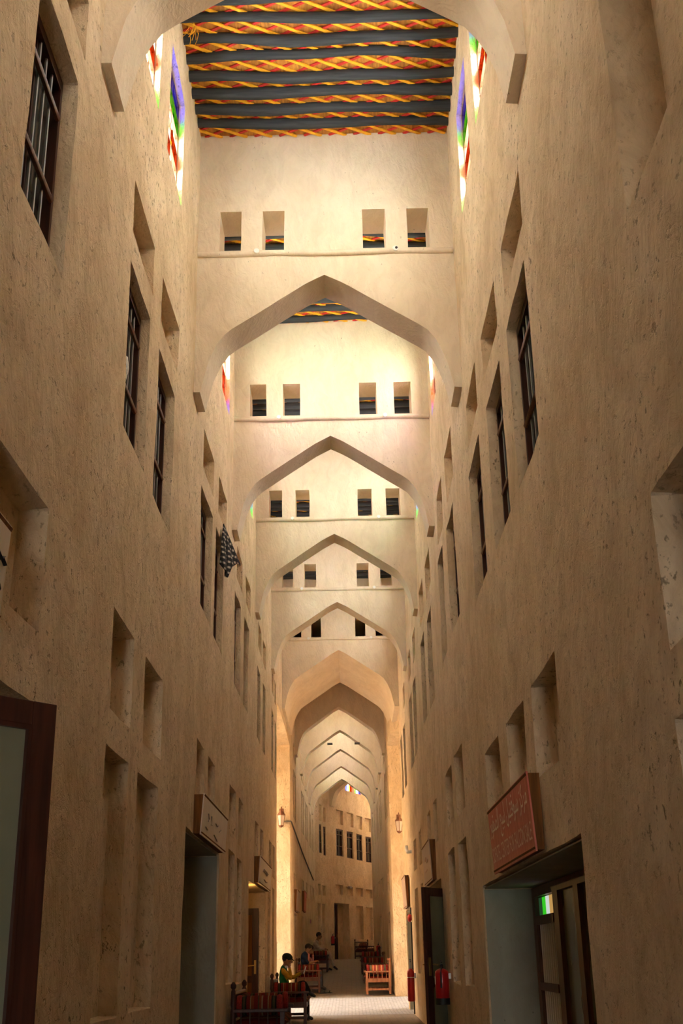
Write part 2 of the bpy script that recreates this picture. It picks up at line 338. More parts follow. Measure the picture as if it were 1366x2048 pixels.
# the wall beyond the bend
EP0, EP1 = Vector((-1.75, 57.0)), Vector((1.95, 65.45)); ED = (EP1-EP0).normalized(); EN = Vector((ED.y, -ED.x))   # EN faces the corridor
EW = [(.80, 1.12, 6.28, 7.64), (1.30, 1.61, 6.2, 7.56), (2.81, 3.66, 6.27, 7.59), (4.11, 4.93, 6.25, 7.56), (5.37, 6.18, 6.22, 7.54), (6.63, 7.43, 6.2, 7.5)]
ENI = [(.83, 1.12, 7.8, 8.58), (1.33, 1.61, 7.8, 8.48), (2.82, 3.7, 7.82, 8.53), (4.16, 5.0, 7.8, 8.51), (5.42, 6.23, 7.8, 8.48), (6.6, 7.46, 7.76, 8.46),
       (.61, .92, 4.34, 4.83), (1.06, 1.44, 4.33, 4.79), (2.61, 3.53, 4.44, 4.89), (3.91, 4.8, 4.44, 4.86), (5.18, 6.09, 4.43, 4.85), (6.49, 7.37, 4.41, 4.83),
       (5.13, 6.04, 2.37, 3.97), (6.4, 7.3, 2.35, 3.95), (.53, .87, 2.11, 3.97), (1.04, 1.35, 2.11, 3.95)]
ECL = [(4.1, 4.95), (5.28, 6.15), (6.48, 7.45), (7.8, 8.8), (9.1, 10.2), (10.6, 11.8)]  # last three windows are unseen, added to brighten the end wall
re = [(*r, .14) for r in EW]+[(*r, .13) for r in ENI]+[(2.43, 4.25, 1.1, 4.04, .35)]+[(a, b, 9.6, 10.75, None) for a, b in ECL]
def place_end(a, z, d): return np.stack([EP0.x+ED.x*a-EN.x*d, EP0.y+ED.y*a-EN.y*d, z], -1)
relief_wall('wall_end', re, -.1, 15.0, .6, ZTOP, place_end, thick=.4, astep=lambda y: .2, zstep=.25, seed=8.)
relief_wall('wall_back', [(.9, 2.5, -.1, 2.7, None)], 0, 3.4, -.2, ZTOP, lambda a, z, d: np.stack([XL-.2+a, YB-d, z], -1), seed=2.)  # doorway added behind the camera to fill the lower walls with daylight

portal('portal_added_opening', (-.12, YB-.3, 1.5), (0, 1, 0), 1.6, 2.7)
# floor of the corridor and the alleys
b = MB(); ys = [YB-.2, 0, 6, 12, 18, 24, 29]+[29+i*2.8 for i in range(1, 11)]+[62, 72]
vv = []
for y in ys:
    z = zfloor(min(y, 57)); vv += [(-2.4, y, z), (9 if y > 61 else 2.1, y, z)]
b.add(vv, [(2*i, 2*i+1, 2*i+3, 2*i+2) for i in range(len(ys)-1)])
struct(b.build('floor', 'paving'))
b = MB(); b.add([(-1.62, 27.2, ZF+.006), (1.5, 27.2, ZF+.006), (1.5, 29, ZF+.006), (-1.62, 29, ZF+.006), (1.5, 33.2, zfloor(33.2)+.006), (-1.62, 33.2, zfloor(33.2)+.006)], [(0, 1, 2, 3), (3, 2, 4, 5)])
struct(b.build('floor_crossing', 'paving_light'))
b = MB(); b.add([(-9, 26.9, ZF-.02), (-2.1, 26.9, ZF-.02), (-2.1, 33, .53), (-9, 33, .53), (1.8, 29.6, ZF), (9, 29.6, ZF), (9, 33.4, .54), (1.8, 33.4, .54)], [(0, 1, 2, 3), (4, 5, 6, 7)])
struct(b.build('floor_alley', 'paving_light'))
# side alleys: flanking walls, open to the sky away from the corridor
def slab(name, a, c, mat='plaster'): return struct(MB().box(a, c).build(name, mat))
slab('wall_alley_1', (-8, 26.4, -.2), (-2.12, 26.9, 10.5)); slab('wall_alley_2', (-8, 33.0, -.2), (-2.12, 33.5, 10.5)); slab('wall_alley_3', (-8.4, 26.4, -.2), (-8, 33.5, 10.5))
slab('wall_alley_4', (1.86, 29.1, -.2), (8, 29.6, 10.5)); slab('wall_alley_5', (1.7, 33.4, -.2), (8, 33.9, 10.5)); slab('wall_alley_6', (8, 29.1, -.2), (8.4, 33.9, 10.5))
slab('alley_shade_roof_1', (-4.2, 26.4, 7.3), (-2.12, 33.5, 7.6)); slab('alley_shade_roof_2', (1.86, 29.1, 7.3), (4.2, 33.9, 7.6))  # unseen roofs added to limit the daylight coming from the alleys
portal('portal_alley_west', (-6.1, 29.95, 7.5), (0, 0, -1), 3.8, 6.1); portal('portal_alley_east', (6.1, 31.5, 7.5), (0, 0, -1), 3.8, 3.8)

# ------------------------------------------------------------------ pointed cross walls
def arch_z(x, xl, xr_, apex=8.93, spring=7.45):
    """underside of the pointed arch at x"""
    c = -.15 if xr_ > 1.3 else (xl+xr_)/2; il, ir = xl+.075, xr_-.075
    prof = [(0, apex), (.15, apex-.11), (.8, 8.20), (.86, 8.09), (.91, 7.95), (.955, 7.77), (.985, 7.6), (1.0, spring)]
    t = (c-x)/(c-il) if x < c else (x-c)/(ir-c)
    t = min(max(t, 0), 1)
    for (t0, z0), (t1, z1) in zip(prof, prof[1:]):
        if t <= t1: return z0+(z1-z0)*(t-t0)/(t1-t0)
    return spring
def cross_wall(name, y, depth=.5, holes=True, ledge=True, xl=XL, xrr=None, top=ZTOP, dz=0, mat='smooth_plaster', rot=None):
    xrr = xr(y) if xrr is None else xrr
    x0, x1 = xl-.06, xrr+.06; il, ir = xl+.075, xrr-.075
    c = -.15 if xrr > 1.3 else (xl+xrr)/2
    H = [(-1.37, -1.12), (-.87, -.61), (.30, .57), (.83, 1.09)] if holes else []
    k = (xrr-xl)/(XR-XL); H = [(c+(a+.15)*k, c+(b_+.15)*k) for a, b_ in H]
    hz = (9.28, 9.82)
    xs = lines(x0, x1, .09, [il-.001, il+.001, ir-.001, ir+.001, c]+[v for h in H for v in h])
    zt = lines(9.2, top, .22, [hz[0], hz[1]]) if holes else lines(9.2, top, .5, [])
    vv = []; ff = []; idx = {}
    def V(i, j, s):
        key = (i, j, s)
        if key not in idx:
            x = xs[i]
            if j < 5:
                zb = arch_z(x, xl, xrr) if il < x < ir else 7.45
                z = zb+(9.2-zb)*j/4
            else: z = zt[j-4]
            wob = float(nz(np.array(x*1.7), np.array(z*1.7), y+s*3)); wob2 = float(nz(np.array(x*2.1), np.array(z*2), y*2+1))
            yy = y+(s*depth)+.014*wob
            p = Vector((x+(.01*wob2 if x0 < x < x1 else 0), yy, z+.01*wob+dz))
            if rot is not None: p = rot @ p
            idx[key] = len(vv); vv.append(p)
        return idx[key]
    NJ = 4+len(zt)-1
    solid = np.ones((len(xs)-1, NJ), bool)
    for i in range(len(xs)-1):
        xm = (xs[i]+xs[i+1])/2
        for j in range(4, NJ):
            zm = (zt[j-4]+zt[j-3])/2
            if any(a < xm < b_ for a, b_ in H) and hz[0] < zm < hz[1]: solid[i, j] = False
    for i in range(len(xs)-1):
        for j in range(NJ):
            if not solid[i, j]: continue
            ff.append((V(i, j, 0), V(i+1, j, 0), V(i+1, j+1, 0), V(i, j+1, 0))); ff.append((V(i, j, 1), V(i, j+1, 1), V(i+1, j+1, 1), V(i+1, j, 1)))
            if j == 0 or not solid[i, j-1]: ff.append((V(i, j, 0), V(i, j, 1), V(i+1, j, 1), V(i+1, j, 0)))
            if j == NJ-1 or not solid[i, j+1]: ff.append((V(i, j+1, 0), V(i+1, j+1, 0), V(i+1, j+1, 1), V(i, j+1, 1)))
            if i == 0 or not solid[i-1, j]: ff.append((V(i, j, 0), V(i, j+1, 0), V(i, j+1, 1), V(i, j, 1)))
            if i == len(xs)-2 or not solid[i+1, j]: ff.append((V(i+1, j, 0), V(i+1, j, 1), V(i+1, j+1, 1), V(i+1, j+1, 0)))
    b = MB(); b.add(vv, ff); o = struct(b.build(name, mat, smooth=36))
    if ledge:
        pts = [(x, y-.012, 9.222+.006*sin(x*5+y)) for x in np.linspace(xl+.005, xrr-.005, 14)]
        MB().tube(pts, .036, 8).build('ledge', 'smooth_plaster', o, smooth=50)
        for q, cx in enumerate((-.93, .68)):
            d = MB().lathe([(.03, 0), (.034, -.012), (.028, -.02)], (cx, y-.045, 9.235), 14, 1).build('cap', 'white', o, smooth=30)
            if q == 1 and abs(y-11.38) < .1: MB().lathe([(.016, -.018), (.016, -.026)], (cx+.01, y-.045, 9.235), 10, 1).build('cap_hole', 'dark', d)
    return o
for i, y in enumerate(ARCH): cross_wall('wall_cross', y)
cross_wall('wall_cross', 28.8, depth=3.75, holes=True, xrr=1.30)
for i, y in enumerate(FARARCH): cross_wall('wall_cross', y, depth=.5, holes=False, ledge=False, top=10.9, xrr=xr(y))
# last arch, square to the bent wall
ang = math.atan2(-ED.x, ED.y); RT = Matrix.Translation((EP0.x+ED.x*2.1, EP0.y+ED.y*2.1, 0)) @ Matrix.Rotation(ang, 4, 'Z') @ Matrix.Translation((1.62, -60, 0))
cross_wall('wall_cross', 60.0, depth=.45, holes=False, ledge=False, top=9.8, xrr=1.3, dz=1.15, rot=RT)
# small hooks under the far arches
for (x, y, z) in ((-.58, 39.98, 8.42), (.36, 39.98, 8.42)):
    h = MB().box((x-.09, y-.12, z), (x+.09, y+.02, z+.05)).build('arch_hook', 'dark'); tag(h, 'small dark box fixed to the face of a pointed arch past the alley', 'fixture', 'dark boxes on the far arch')

# ------------------------------------------------------------------ ceilings of poles, mats and cane strips
pole_meshes = []
for k in range(7):
    b = MB(); n = 16; r0 = random.uniform(.053, .070); ph = random.uniform(0, 9)
    pts = []; rad = []
    for i in range(n):
        x = -1.6+3.05*i/(n-1); pts.append((x, .022*sin(x*1.7+ph)+.014*sin(x*4.3+ph*2), .012*sin(x*2.6+ph))); rad.append(r0*(1+.10*sin(x*3+ph)+random.uniform(-.05, .05)))
    pole_meshes.append(b.tube(pts, rad, 9).mesh('pole', 'pole', 60))
def clip_strip(x_at, dirx, ya, yb, xa, xb):
    t = [(0, 0)]
    p = []
    for y in (ya, yb): p.append((x_at+dirx*(y-ya), y))
    (X0, Y0), (X1, Y1) = p; t0, t1 = 0., 1.
    dx = X1-X0
    for lim, sgn in ((xa, 1), (xb, -1)):
        f0 = (X0-lim)*sgn; f1 = (X1-lim)*sgn
        if f0 < 0 and f1 < 0: return None
        if f0 < 0: t0 = max(t0, f0/(f0-f1))
        if f1 < 0: t1 = min(t1, f0/(f0-f1))
    if t1-t0 < .02: return None
    return (X0+dx*t0, Y0+(Y1-Y0)*t0), (X0+dx*t1, Y0+(Y1-Y0)*t1)
def ceiling_bay(ya, yb, xa, xb, rank, z=10.92):
    b = MB(); nx, ny = 12, 16
    vv = [(xa+(xb-xa)*i/nx, ya+(yb-ya)*j/ny, z+.012*sin(i*1.7+j)*cos(j*1.3)) for i in range(nx+1) for j in range(ny+1)]
    b.add(vv, [(i*(ny+1)+j, i*(ny+1)+j+1, (i+1)*(ny+1)+j+1, (i+1)*(ny+1)+j) for i in range(nx) for j in range(ny)])
    b.box((xa-.3, ya-.2, z+.06), (xb+.3, yb+.2, z+.3))
    o = struct(b.build('ceiling', 'weave', smooth=60))
    y = ya+.1; k = 0
    while y < yb-.05:
        p = link('pole', random.choice(pole_meshes), o, (0, y+random.uniform(-.02, .02), z-.058+random.uniform(-.012, .012)), (random.uniform(-3, 3), 0, random.uniform(-.012, .012)))
        p.scale.x = (xb-xa+.1)/3.05
        p.location.x = (xa+xb)/2+.075*p.scale.x
        k += 1; y += .278
    joined = {1: MB(), -1: MB()}
    for sgn, wd, dz in ((1, .017, .022), (-1, .014, .012)):
        span = 1.9*(yb-ya); x = xa-(span if sgn > 0 else 0)
        while x < xb+(0 if sgn > 0 else span):
            c = clip_strip(x, 1.9*sgn, ya, yb, xa, xb); x += .30
            if not c: continue
            (X0, Y0), (X1, Y1) = c; d = Vector((X1-X0, Y1-Y0, 0)); ln = d.length; d.normalize(); nn = Vector((-d.y, d.x, 0))*wd
            bb = MB() if rank < 2 else joined[sgn]
            q0, q1 = Vector((X0, Y0, z-dz)), Vector((X1, Y1, z-dz)); h = Vector((0, 0, .008))
            bb.add([q0-nn-h, q0+nn-h, q1+nn-h, q1-nn-h, q0-nn+h, q0+nn+h, q1+nn+h, q1-nn+h], [(0, 1, 2, 3), (7, 6, 5, 4), (0, 4, 5, 1), (1, 5, 6, 2), (2, 6, 7, 3), (3, 7, 4, 0)])
            if rank < 2: bb.build('yellow_strip' if sgn > 0 else 'red_strip', 'yellow_strip' if sgn > 0 else 'red_strip', o)
    if rank >= 2:
        for sgn, nm in ((1, 'yellow_strip'), (-1, 'red_strip')): tag(joined[sgn].build(nm, nm, o), kind='stuff')
    return o
for i, (a, b_) in enumerate(bays):
    ceiling_bay(a+.5, b_, XL-.04, XR+.04, {2: 0, 3: 1}.get(i, 2))
struct(MB().box((-2.3, YB-.3, ZTOP), (2.2, ARCH[0]+.5, ZTOP+.3)).build('ceiling_back', 'smooth_plaster'))
struct(MB().box((-2.3, 28.8, ZTOP-.02), (2.0, 57, ZTOP+.3)).build('ceiling_far', 'smooth_plaster'))

RB = Matrix.Translation((1.09, 57.2, 0)) @ Matrix.Rotation(math.atan2(ED.y, ED.x), 4, 'Z')
struct(MB().box((-2.6, -.6, ZTOP-.1), (12, 3.15, ZTOP+.3), RB).build('ceiling_bend', 'smooth_plaster'))
struct(MB().box((0, -.6, .6), (12, 0, ZTOP+.1), RB).build('wall_bend', 'plaster')); struct(MB().box((11.5, -.6, .6), (12, 4, ZTOP+.1), RB).build('wall_bend_end', 'plaster'))
# loose straw at the left end of the mat
st = MB()
for k in range(14):
    p = Vector((-1.52+random.uniform(-.03, .12), 9.55+random.uniform(-.1, .12), 10.86)); q = p+Vector((random.uniform(-.07, .07), random.uniform(-.06, .05), random.uniform(-.24, -.06)))
    st.tube([p, (p+q)/2+Vector((.01, 0, 0)), q], .0035, 4)
pl_ = MB().lathe([(.045, 0), (.05, -.02), (.03, -.035)], (-.14, 9.78, 10.87), 14).build('ceiling_lamp', 'white', smooth=40); tag(pl_, 'small white round lamp between the black ceiling poles', 'lamp')
tag(st.build('straw', M['yellow_strip']), 'loose straws hanging out of the reed ceiling beside the left wall', 'straw', kind='stuff')

# ------------------------------------------------------------------ windows
WN = [0]
def wname(): WN[0] += 1; return 'window_%d' % WN[0]
def side_frame(s, y):
    """maps local (depth into wall, along, z) to world for side s"""
    return (lambda d, a, z: Vector((XL-d, a, z))) if s < 0 else (lambda d, a, z: Vector((xr(a)+d, a, z)))
def pbox(b, fr, d0, d1, a0, a1, z0, z1):
    P = [fr(d, a, z) for d, a, z in ((d0, a0, z0), (d1, a0, z0), (d1, a1, z0), (d0, a1, z0), (d0, a0, z1), (d1, a0, z1), (d1, a1, z1), (d0, a1, z1))]
    return b.add(P, [(3, 2, 1, 0), (4, 5, 6, 7), (0, 1, 5, 4), (1, 2, 6, 5), (2, 3, 7, 6), (3, 0, 4, 7)])
def wood_window(fr, a0, a1, z0, z1, detail=2, dep=.17, curtain=False):
    f = .055; d0, d1 = dep-.085, dep-.01; i0, i1, j0, j1 = a0-.01, a1+.01, z0-.01, z1+.01
    b = MB(); pbox(b, fr, d0, d1, i0, i0+f, j0, j1); pbox(b, fr, d0, d1, i1-f, i1, j0, j1); pbox(b, fr, d0, d1, i0+f, i1-f, j0, j0+f); pbox(b, fr, d0, d1, i0+f, i1-f, j1-f-.03, j1)
    o = struct(b.build(wname(), 'wood'))
    h = z1-z0
    for t in (.79, .37):
        z = z0+h*t
        MB().tube([fr(d0+.005, i0+f, z), fr(d0+.005, i1-f, z)], .02, 6).build('rail', 'wood_mid', o, smooth=60)
    pb = MB(); pbox(pb, fr, dep-.022, dep-.015, i0+f, i1-f, j0+f, j1-f); pb.build('pane', 'pane_dark', o)
    if detail > 0:
        mb = MB(); mid = (a0+a1)/2; pbox(mb, fr, dep-.05, dep-.02, mid-.03, mid+.03, j0+f, j1-f); mb.build('mullion', 'wood', o)
        n = 5 if detail > 1 else 3
        for k in range(n):
            a = i0+f+(i1-i0-2*f)*(k+1)/(n+1)
            MB().tube([fr(dep-.06, a, j0+f), fr(dep-.06, a, j1-f)], .010, 5).build('bar', 'iron', o, smooth=60)
    return o
for a, b_ in WL: wood_window(side_frame(-1, a), a, b_, 5.33, 6.76 if a < 20 else 6.64, 2 if a < 15 else 1)
for a, b_, c, d in WR: wood_window(side_frame(1, a), a, b_, c, d, 2 if a < 15 else 1)
for a, b_ in far_l: wood_window(side_frame(-1, a), a, b_, 5.4+rise(a), 6.8+rise(a), 0)
for a, b_ in far_r: wood_window(side_frame(1, a), a, b_, 5.4+rise(a), 6.8+rise(a), 0)
fre = lambda d, a, z: Vector((EP0.x+ED.x*a-EN.x*d, EP0.y+ED.y*a-EN.y*d, z))
for a, b_, c, d in EW: wood_window(fre, a, b_, c, d, 1, .14)
PAT = [('b', 'b'), ('g', 'g'), ('w', 'w'), ('w', 'o'), ('o', 'w'), ('y', 'g')]
def stained(fr, a0, a1, z0, z1, dep, k, rows=6, cols=2, seq=None):
    f = .03; b = MB()
    pbox(b, fr, dep, dep+.05, a0, a0+f, z0, z1); pbox(b, fr, dep, dep+.05, a1-f, a1, z0, z1); pbox(b, fr, dep, dep+.05, a0, a1, z0, z0+f); pbox(b, fr, dep, dep+.05, a0, a1, z1-f, z1)
    o = struct(b.build(wname(), 'wood_mid'))
    ca = lambda i: a0+f+(a1-a0-2*f)*i/cols
    cz = lambda j: z0+f+(z1-z0-2*f)*j/rows
    for i in range(1, cols):
        m_ = MB(); pbox(m_, fr, dep, dep+.03, ca(i)-.009, ca(i)+.009, z0+f, z1-f); m_.build('mullion', 'wood_mid', o)
    for j in range(1, rows):
        m_ = MB(); pbox(m_, fr, dep, dep+.03, a0+f, a1-f, cz(j)-.008, cz(j)+.008); m_.build('glazing_bar', 'wood_mid', o)
    for i in range(cols):
        for j in range(rows):
            g = MB(); g.add([fr(dep+.02, ca(i), cz(j)), fr(dep+.02, ca(i+1), cz(j)), fr(dep+.02, ca(i+1), cz(j+1)), fr(dep+.02, ca(i), cz(j+1))], [(0, 1, 2, 3)])
            g.build('pane', GL[seq[i]] if seq else GL[PAT[(rows-1-j+k) % len(PAT)][(i+k) % 2 if cols == 2 else i % 2]], o)
    return o
for k, (s, a, b_) in enumerate(CLW):
    fr = side_frame(s, a); stained(fr, a, b_, ZC0, ZC1, .06, k//4+5)
    c = fr(.14, (a+b_)/2, (ZC0+ZC1)/2); portal('portal_clerestory', c, (-s, 0, 0), ZC1-ZC0, b_-a)
for k, (a, b_) in enumerate(ECL):
    stained(fre, a, b_, 9.6, 10.75, .05, k, rows=1, cols=3, seq=('bwo', 'gwb', 'wbo', 'www', 'www', 'www')[k]); c = fre(.15, (a+b_)/2, 10.17)
    portal('portal_clerestory', c, (EN.x, EN.y, 0), b_-a, 1.15)

# ------------------------------------------------------------------ doors
DN = [0]
def dname(): DN[0] += 1; return 'door_%d' % DN[0]
def seg_frame(p0, p1):
    """local (u along leaf, v across thickness, z) to world"""
    p0 = Vector((*p0, 0)); p1 = Vector((*p1, 0)); t = (p1-p0).normalized(); n = Vector((-t.y, t.x, 0)); L = (p1-p0).length
    return (lambda v, u, z: p0+t*u+n*v+Vector((0, 0, z))), L
def door_leaf(p0, p1, z0, z1, stile=.11, pane='pane_green', mat='wood', midrail=1.0, handle=True, low_panel=False):
    fr, L = seg_frame(p0, p1); b = MB(); t = .022
    pbox(b, fr, -t, t, 0, stile, z0, z1); pbox(b, fr, -t, t, L-stile, L, z0, z1); pbox(b, fr, -t, t, stile, L-stile, z1-.1, z1); pbox(b, fr, -t, t, stile, L-stile, z0, z0+.14)
    o = struct(b.build(dname(), mat, bevel=.004))
    g = MB(); pbox(g, fr, -.005, .005, stile, L-stile, z0+.14, z1-.1); g.build('pane', pane, o)
    mo = MB()
    for u0, u1, za, zb in ((stile, stile+.018, z0+.14, z1-.1), (L-stile-.018, L-stile, z0+.14, z1-.1), (stile, L-stile, z1-.118, z1-.1), (stile, L-stile, z0+.14, z0+.158)): pbox(mo, fr, -t-.004, t+.004, u0, u1, za, zb)
    mo.build('moulding', mat, o)
    if midrail:
        r = MB(); pbox(r, fr, -t, t, stile, L-stile, z0+.75, z0+.87); r.build('rail', mat, o)
    if handle:
        h = MB(); pbox(h, fr, -t-.008, t+.008, L-stile*.75, L-stile*.35, z0+.9, z0+1.14); hp = h.build('lock_plate', 'brass', o)
        MB().tube([fr(-t-.06, L-stile*.5, z0+1.05), fr(-t-.06, L-stile*.5-.13, z0+1.04)], .011, 6).build('handle', 'brass', hp, smooth=60)
        MB().tube([fr(t+.06, L-stile*.5, z0+1.05), fr(t+.06, L-stile*.5-.13, z0+1.04)], .011, 6).build('handle', 'brass', hp, smooth=60)
    return o
door_leaf((-1.76, 4.14), (-1.22, 4.77), ZF+.02, 2.6, stile=.115, midrail=0, handle=False)
door_leaf((-2.2, 23.16), (-1.74, 23.12), ZF+.02, 2.48, stile=.1, pane='edge_wood')  # pane coloured orange-brown to stand in for the lit interior behind it
door_leaf((1.44, 17.92), (1.04, 17.26), ZF+.02, 2.5, stile=.15, midrail=1)
# closed doors at the back of the recesses
def back_door(fr, a0, a1, z0, z1, mat='wood', leaves=2, pane='pane_dark'):
    b = MB(); f = .09; pbox(b, fr, -.05, .03, a0, a0+f, z0, z1); pbox(b, fr, -.05, .03, a1-f, a1, z0, z1); pbox(b, fr, -.05, .03, a0+f, a1-f, z1-f, z1)
    o = struct(b.build(dname(), mat))
    for k in range(leaves):
        u0 = a0+f+(a1-a0-2*f)*k/leaves+.004; u1 = a0+f+(a1-a0-2*f)*(k+1)/leaves-.004
        lf = MB(); pbox(lf, fr, -.03, .01, u0, u0+.09, z0, z1-f); pbox(lf, fr, -.03, .01, u1-.09, u1, z0, z1-f); pbox(lf, fr, -.03, .01, u0, u1, z0, z0+.7); pbox(lf, fr, -.03, .01, u0, u1, z1-f-.1, z1-f)
        q = lf.build('leaf', mat, o); pn = MB(); pbox(pn, fr, -.01, 0, u0+.08, u1-.08, z0+.65, z1-f-.08); pn.build('pane', pane, q)
        MB().tube([fr(-.07, u0+.05 if k else u1-.05, z0+1.0), fr(-.07, u0+.05 if k else u1-.05, z0+1.14)], .012, 6).build('handle', 'brass', q)
    return o
LF = side_frame(-1, 0); RF = side_frame(1, 0)
back_door(lambda d, a, z: LF(d+.58, a, z), 3.6, 5.6, ZF, 2.7); back_door(lambda d, a, z: LF(d+.6, a, z), 12.2, 14.3, ZF, 2.6); back_door(lambda d, a, z: LF(d+.58, a, z), 20.2, 22.6, ZF, 2.6)
back_door(lambda d, a, z: RF(d+.48, a, z), 18.2, 20.0, ZF, 2.5); back_door(lambda d, a, z: RF(d+.43, a, z), 27.6, 29.0, ZF, 2.45)
for a, b_ in FDL: back_door(lambda d, a_, z: LF(d+.48, a_, z), a+.2, b_-.2, zfloor(a), 2.6+rise(a)*.6)
for a, b_ in FDR: back_door(lambda d, a_, z: RF(d+.43, a_, z), a+.2, b_-.2, zfloor(a), 2.6+rise(a)*.6)
back_door(lambda d, a, z: fre(d+.33, a, z), 2.46, 3.45, 1.46, 4.0, leaves=1)
# painted grey linings of the deep doorways
TN = [0]
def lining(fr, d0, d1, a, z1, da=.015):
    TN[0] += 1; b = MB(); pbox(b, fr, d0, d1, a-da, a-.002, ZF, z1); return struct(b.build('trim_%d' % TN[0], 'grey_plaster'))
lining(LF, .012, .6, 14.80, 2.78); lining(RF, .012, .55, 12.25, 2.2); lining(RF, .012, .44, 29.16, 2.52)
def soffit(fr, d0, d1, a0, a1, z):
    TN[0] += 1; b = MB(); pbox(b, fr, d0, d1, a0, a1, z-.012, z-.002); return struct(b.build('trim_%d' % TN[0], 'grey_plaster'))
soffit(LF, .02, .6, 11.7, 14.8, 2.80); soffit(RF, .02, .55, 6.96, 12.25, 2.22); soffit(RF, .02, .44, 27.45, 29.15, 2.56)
# big shop front on the right: frame, coloured transom, barred leaf, plain glass leaf
SF = lambda d, a, z: RF(d+.535, a, z)
b = MB()
for a0, a1, z0, z1 in ((12.06, 12.25, ZF, 2.2), (6.95, 7.1, ZF, 2.2), (7.1, 12.06, 2.11, 2.2), (10.74, 11.0, ZF, 2.11), (9.76, 9.96, ZF, 2.11), (8.4, 8.6, ZF, 2.11)): pbox(b, SF, -.05, .03, a0, a1, z0, z1)
shop = struct(b.build(dname(), 'wood_mid'))
for k, (c, st_) in enumerate((('b', 0), ('y', 0), ('w', 0), ('g', 0), ('g', 0))):
    a0 = 11.02+.21*k; g = MB(); pbox(g, SF, -.012, -.004, a0, a0+.19, 1.94, 2.1)
    cc = {'b': (.02, .03, .25), 'y': (.30, .17, .05), 'w': (.35, .38, .36), 'g': (.02, .32, .01)}[c] if k < 4 else (.008, .03, .01)
    mt, nt, bs = new_mat('lit_transom_%s' % 'abcde'[k]); bs.inputs['Base Color'].default_value = (*cc, 1); bs.inputs['Emission Color'].default_value = (*cc, 1); bs.inputs['Emission Strength'].default_value = .8
    g.build('pane', mt, shop)
for z0, z1 in ((1.85, 1.93), (1.26, 1.33)):
    g = MB(); pbox(g, SF, -.06, .0, 11.0, 12.06, z0, z1); g.build('rail', 'wood_mid', shop)
for k in range(8):
    a = 11.08+.115*k
    for z0, z1 in ((1.33, 1.85), (.55, 1.26)): MB().tube([SF(-.03, a, z0), SF(-.03, a, z1)], .014, 6).build('bar', 'white', shop, smooth=60)  # bars made white in place of the light showing between them
g = MB(); pbox(g, SF, 0, .01, 11.0, 12.06, ZF, 1.85); g.build('backing', 'dark', shop)
for a0, a1 in ((9.96, 10.74), (8.6, 9.76), (7.1, 8.4)):
    g = MB(); pbox(g, SF, -.008, 0, a0, a1, ZF, 2.11); g.build('pane', 'pane_green', shop)

# ------------------------------------------------------------------ sign boards
def text_mesh(body, width, height, mat, name='lettering', font=None):
    cu = bpy.data.curves.new('t', 'FONT'); cu.body = body; cu.size = 1; cu.resolution_u = 3
    ob = bpy.data.objects.new('t', cu); COL.objects.link(ob); dg = bpy.context.evaluated_depsgraph_get()
    me = bpy.data.meshes.new_from_object(ob.evaluated_get(dg)); COL.objects.unlink(ob); bpy.data.objects.remove(ob)
    if len(me.vertices) == 0: return None
    co = np.empty(len(me.vertices)*3); me.vertices.foreach_get('co', co); co = co.reshape(-1, 3)
    lo, hi = co.min(0), co.max(0); co[:, 0] = (co[:, 0]-lo[0])/(hi[0]-lo[0])*width; co[:, 1] = (co[:, 1]-lo[1])/(hi[1]-lo[1])*height; co[:, 2] = 0
    me.vertices.foreach_set('co', co.ravel()); me.materials.clear(); me.materials.append(M[mat] if isinstance(mat, str) else mat); me.update(); me.name = name
    return me
def worn(name, c, c2, sc=5):
    mt, nt, b = new_mat(name); b.inputs['Roughness'].default_value = .6; L = nt.links.new
    n = nd(nt, 'ShaderNodeTexNoise', _Scale=1.0, _Detail=7.0, _Roughness=.7); L(coords(nt, (sc*3, sc*3, sc*.6)), n.inputs[0])
    L(ramp(nt, n.outputs[0], [(.35, c), (.68, c2)]), b.inputs['Base Color']); return mt
M['sign_red'] = worn('worn_red_sign', (.42, .07, .04), (.62, .19, .13)); M['sign_white'] = worn('worn_white_sign', (.62, .52, .40), (.72, .64, .54)); M['sign_pale'] = worn('faded_pale_sign', (.42, .30, .22), (.55, .42, .34))
M['ink'] = plain('faded_ink', (.28, .23, .19), .8); M['letter'] = worn('worn_cream_letters', (.80, .66, .50), (.88, .76, .62), 9)
M['letter_faded'] = plain('faded_cream_letters', (.80, .58, .44), .8)
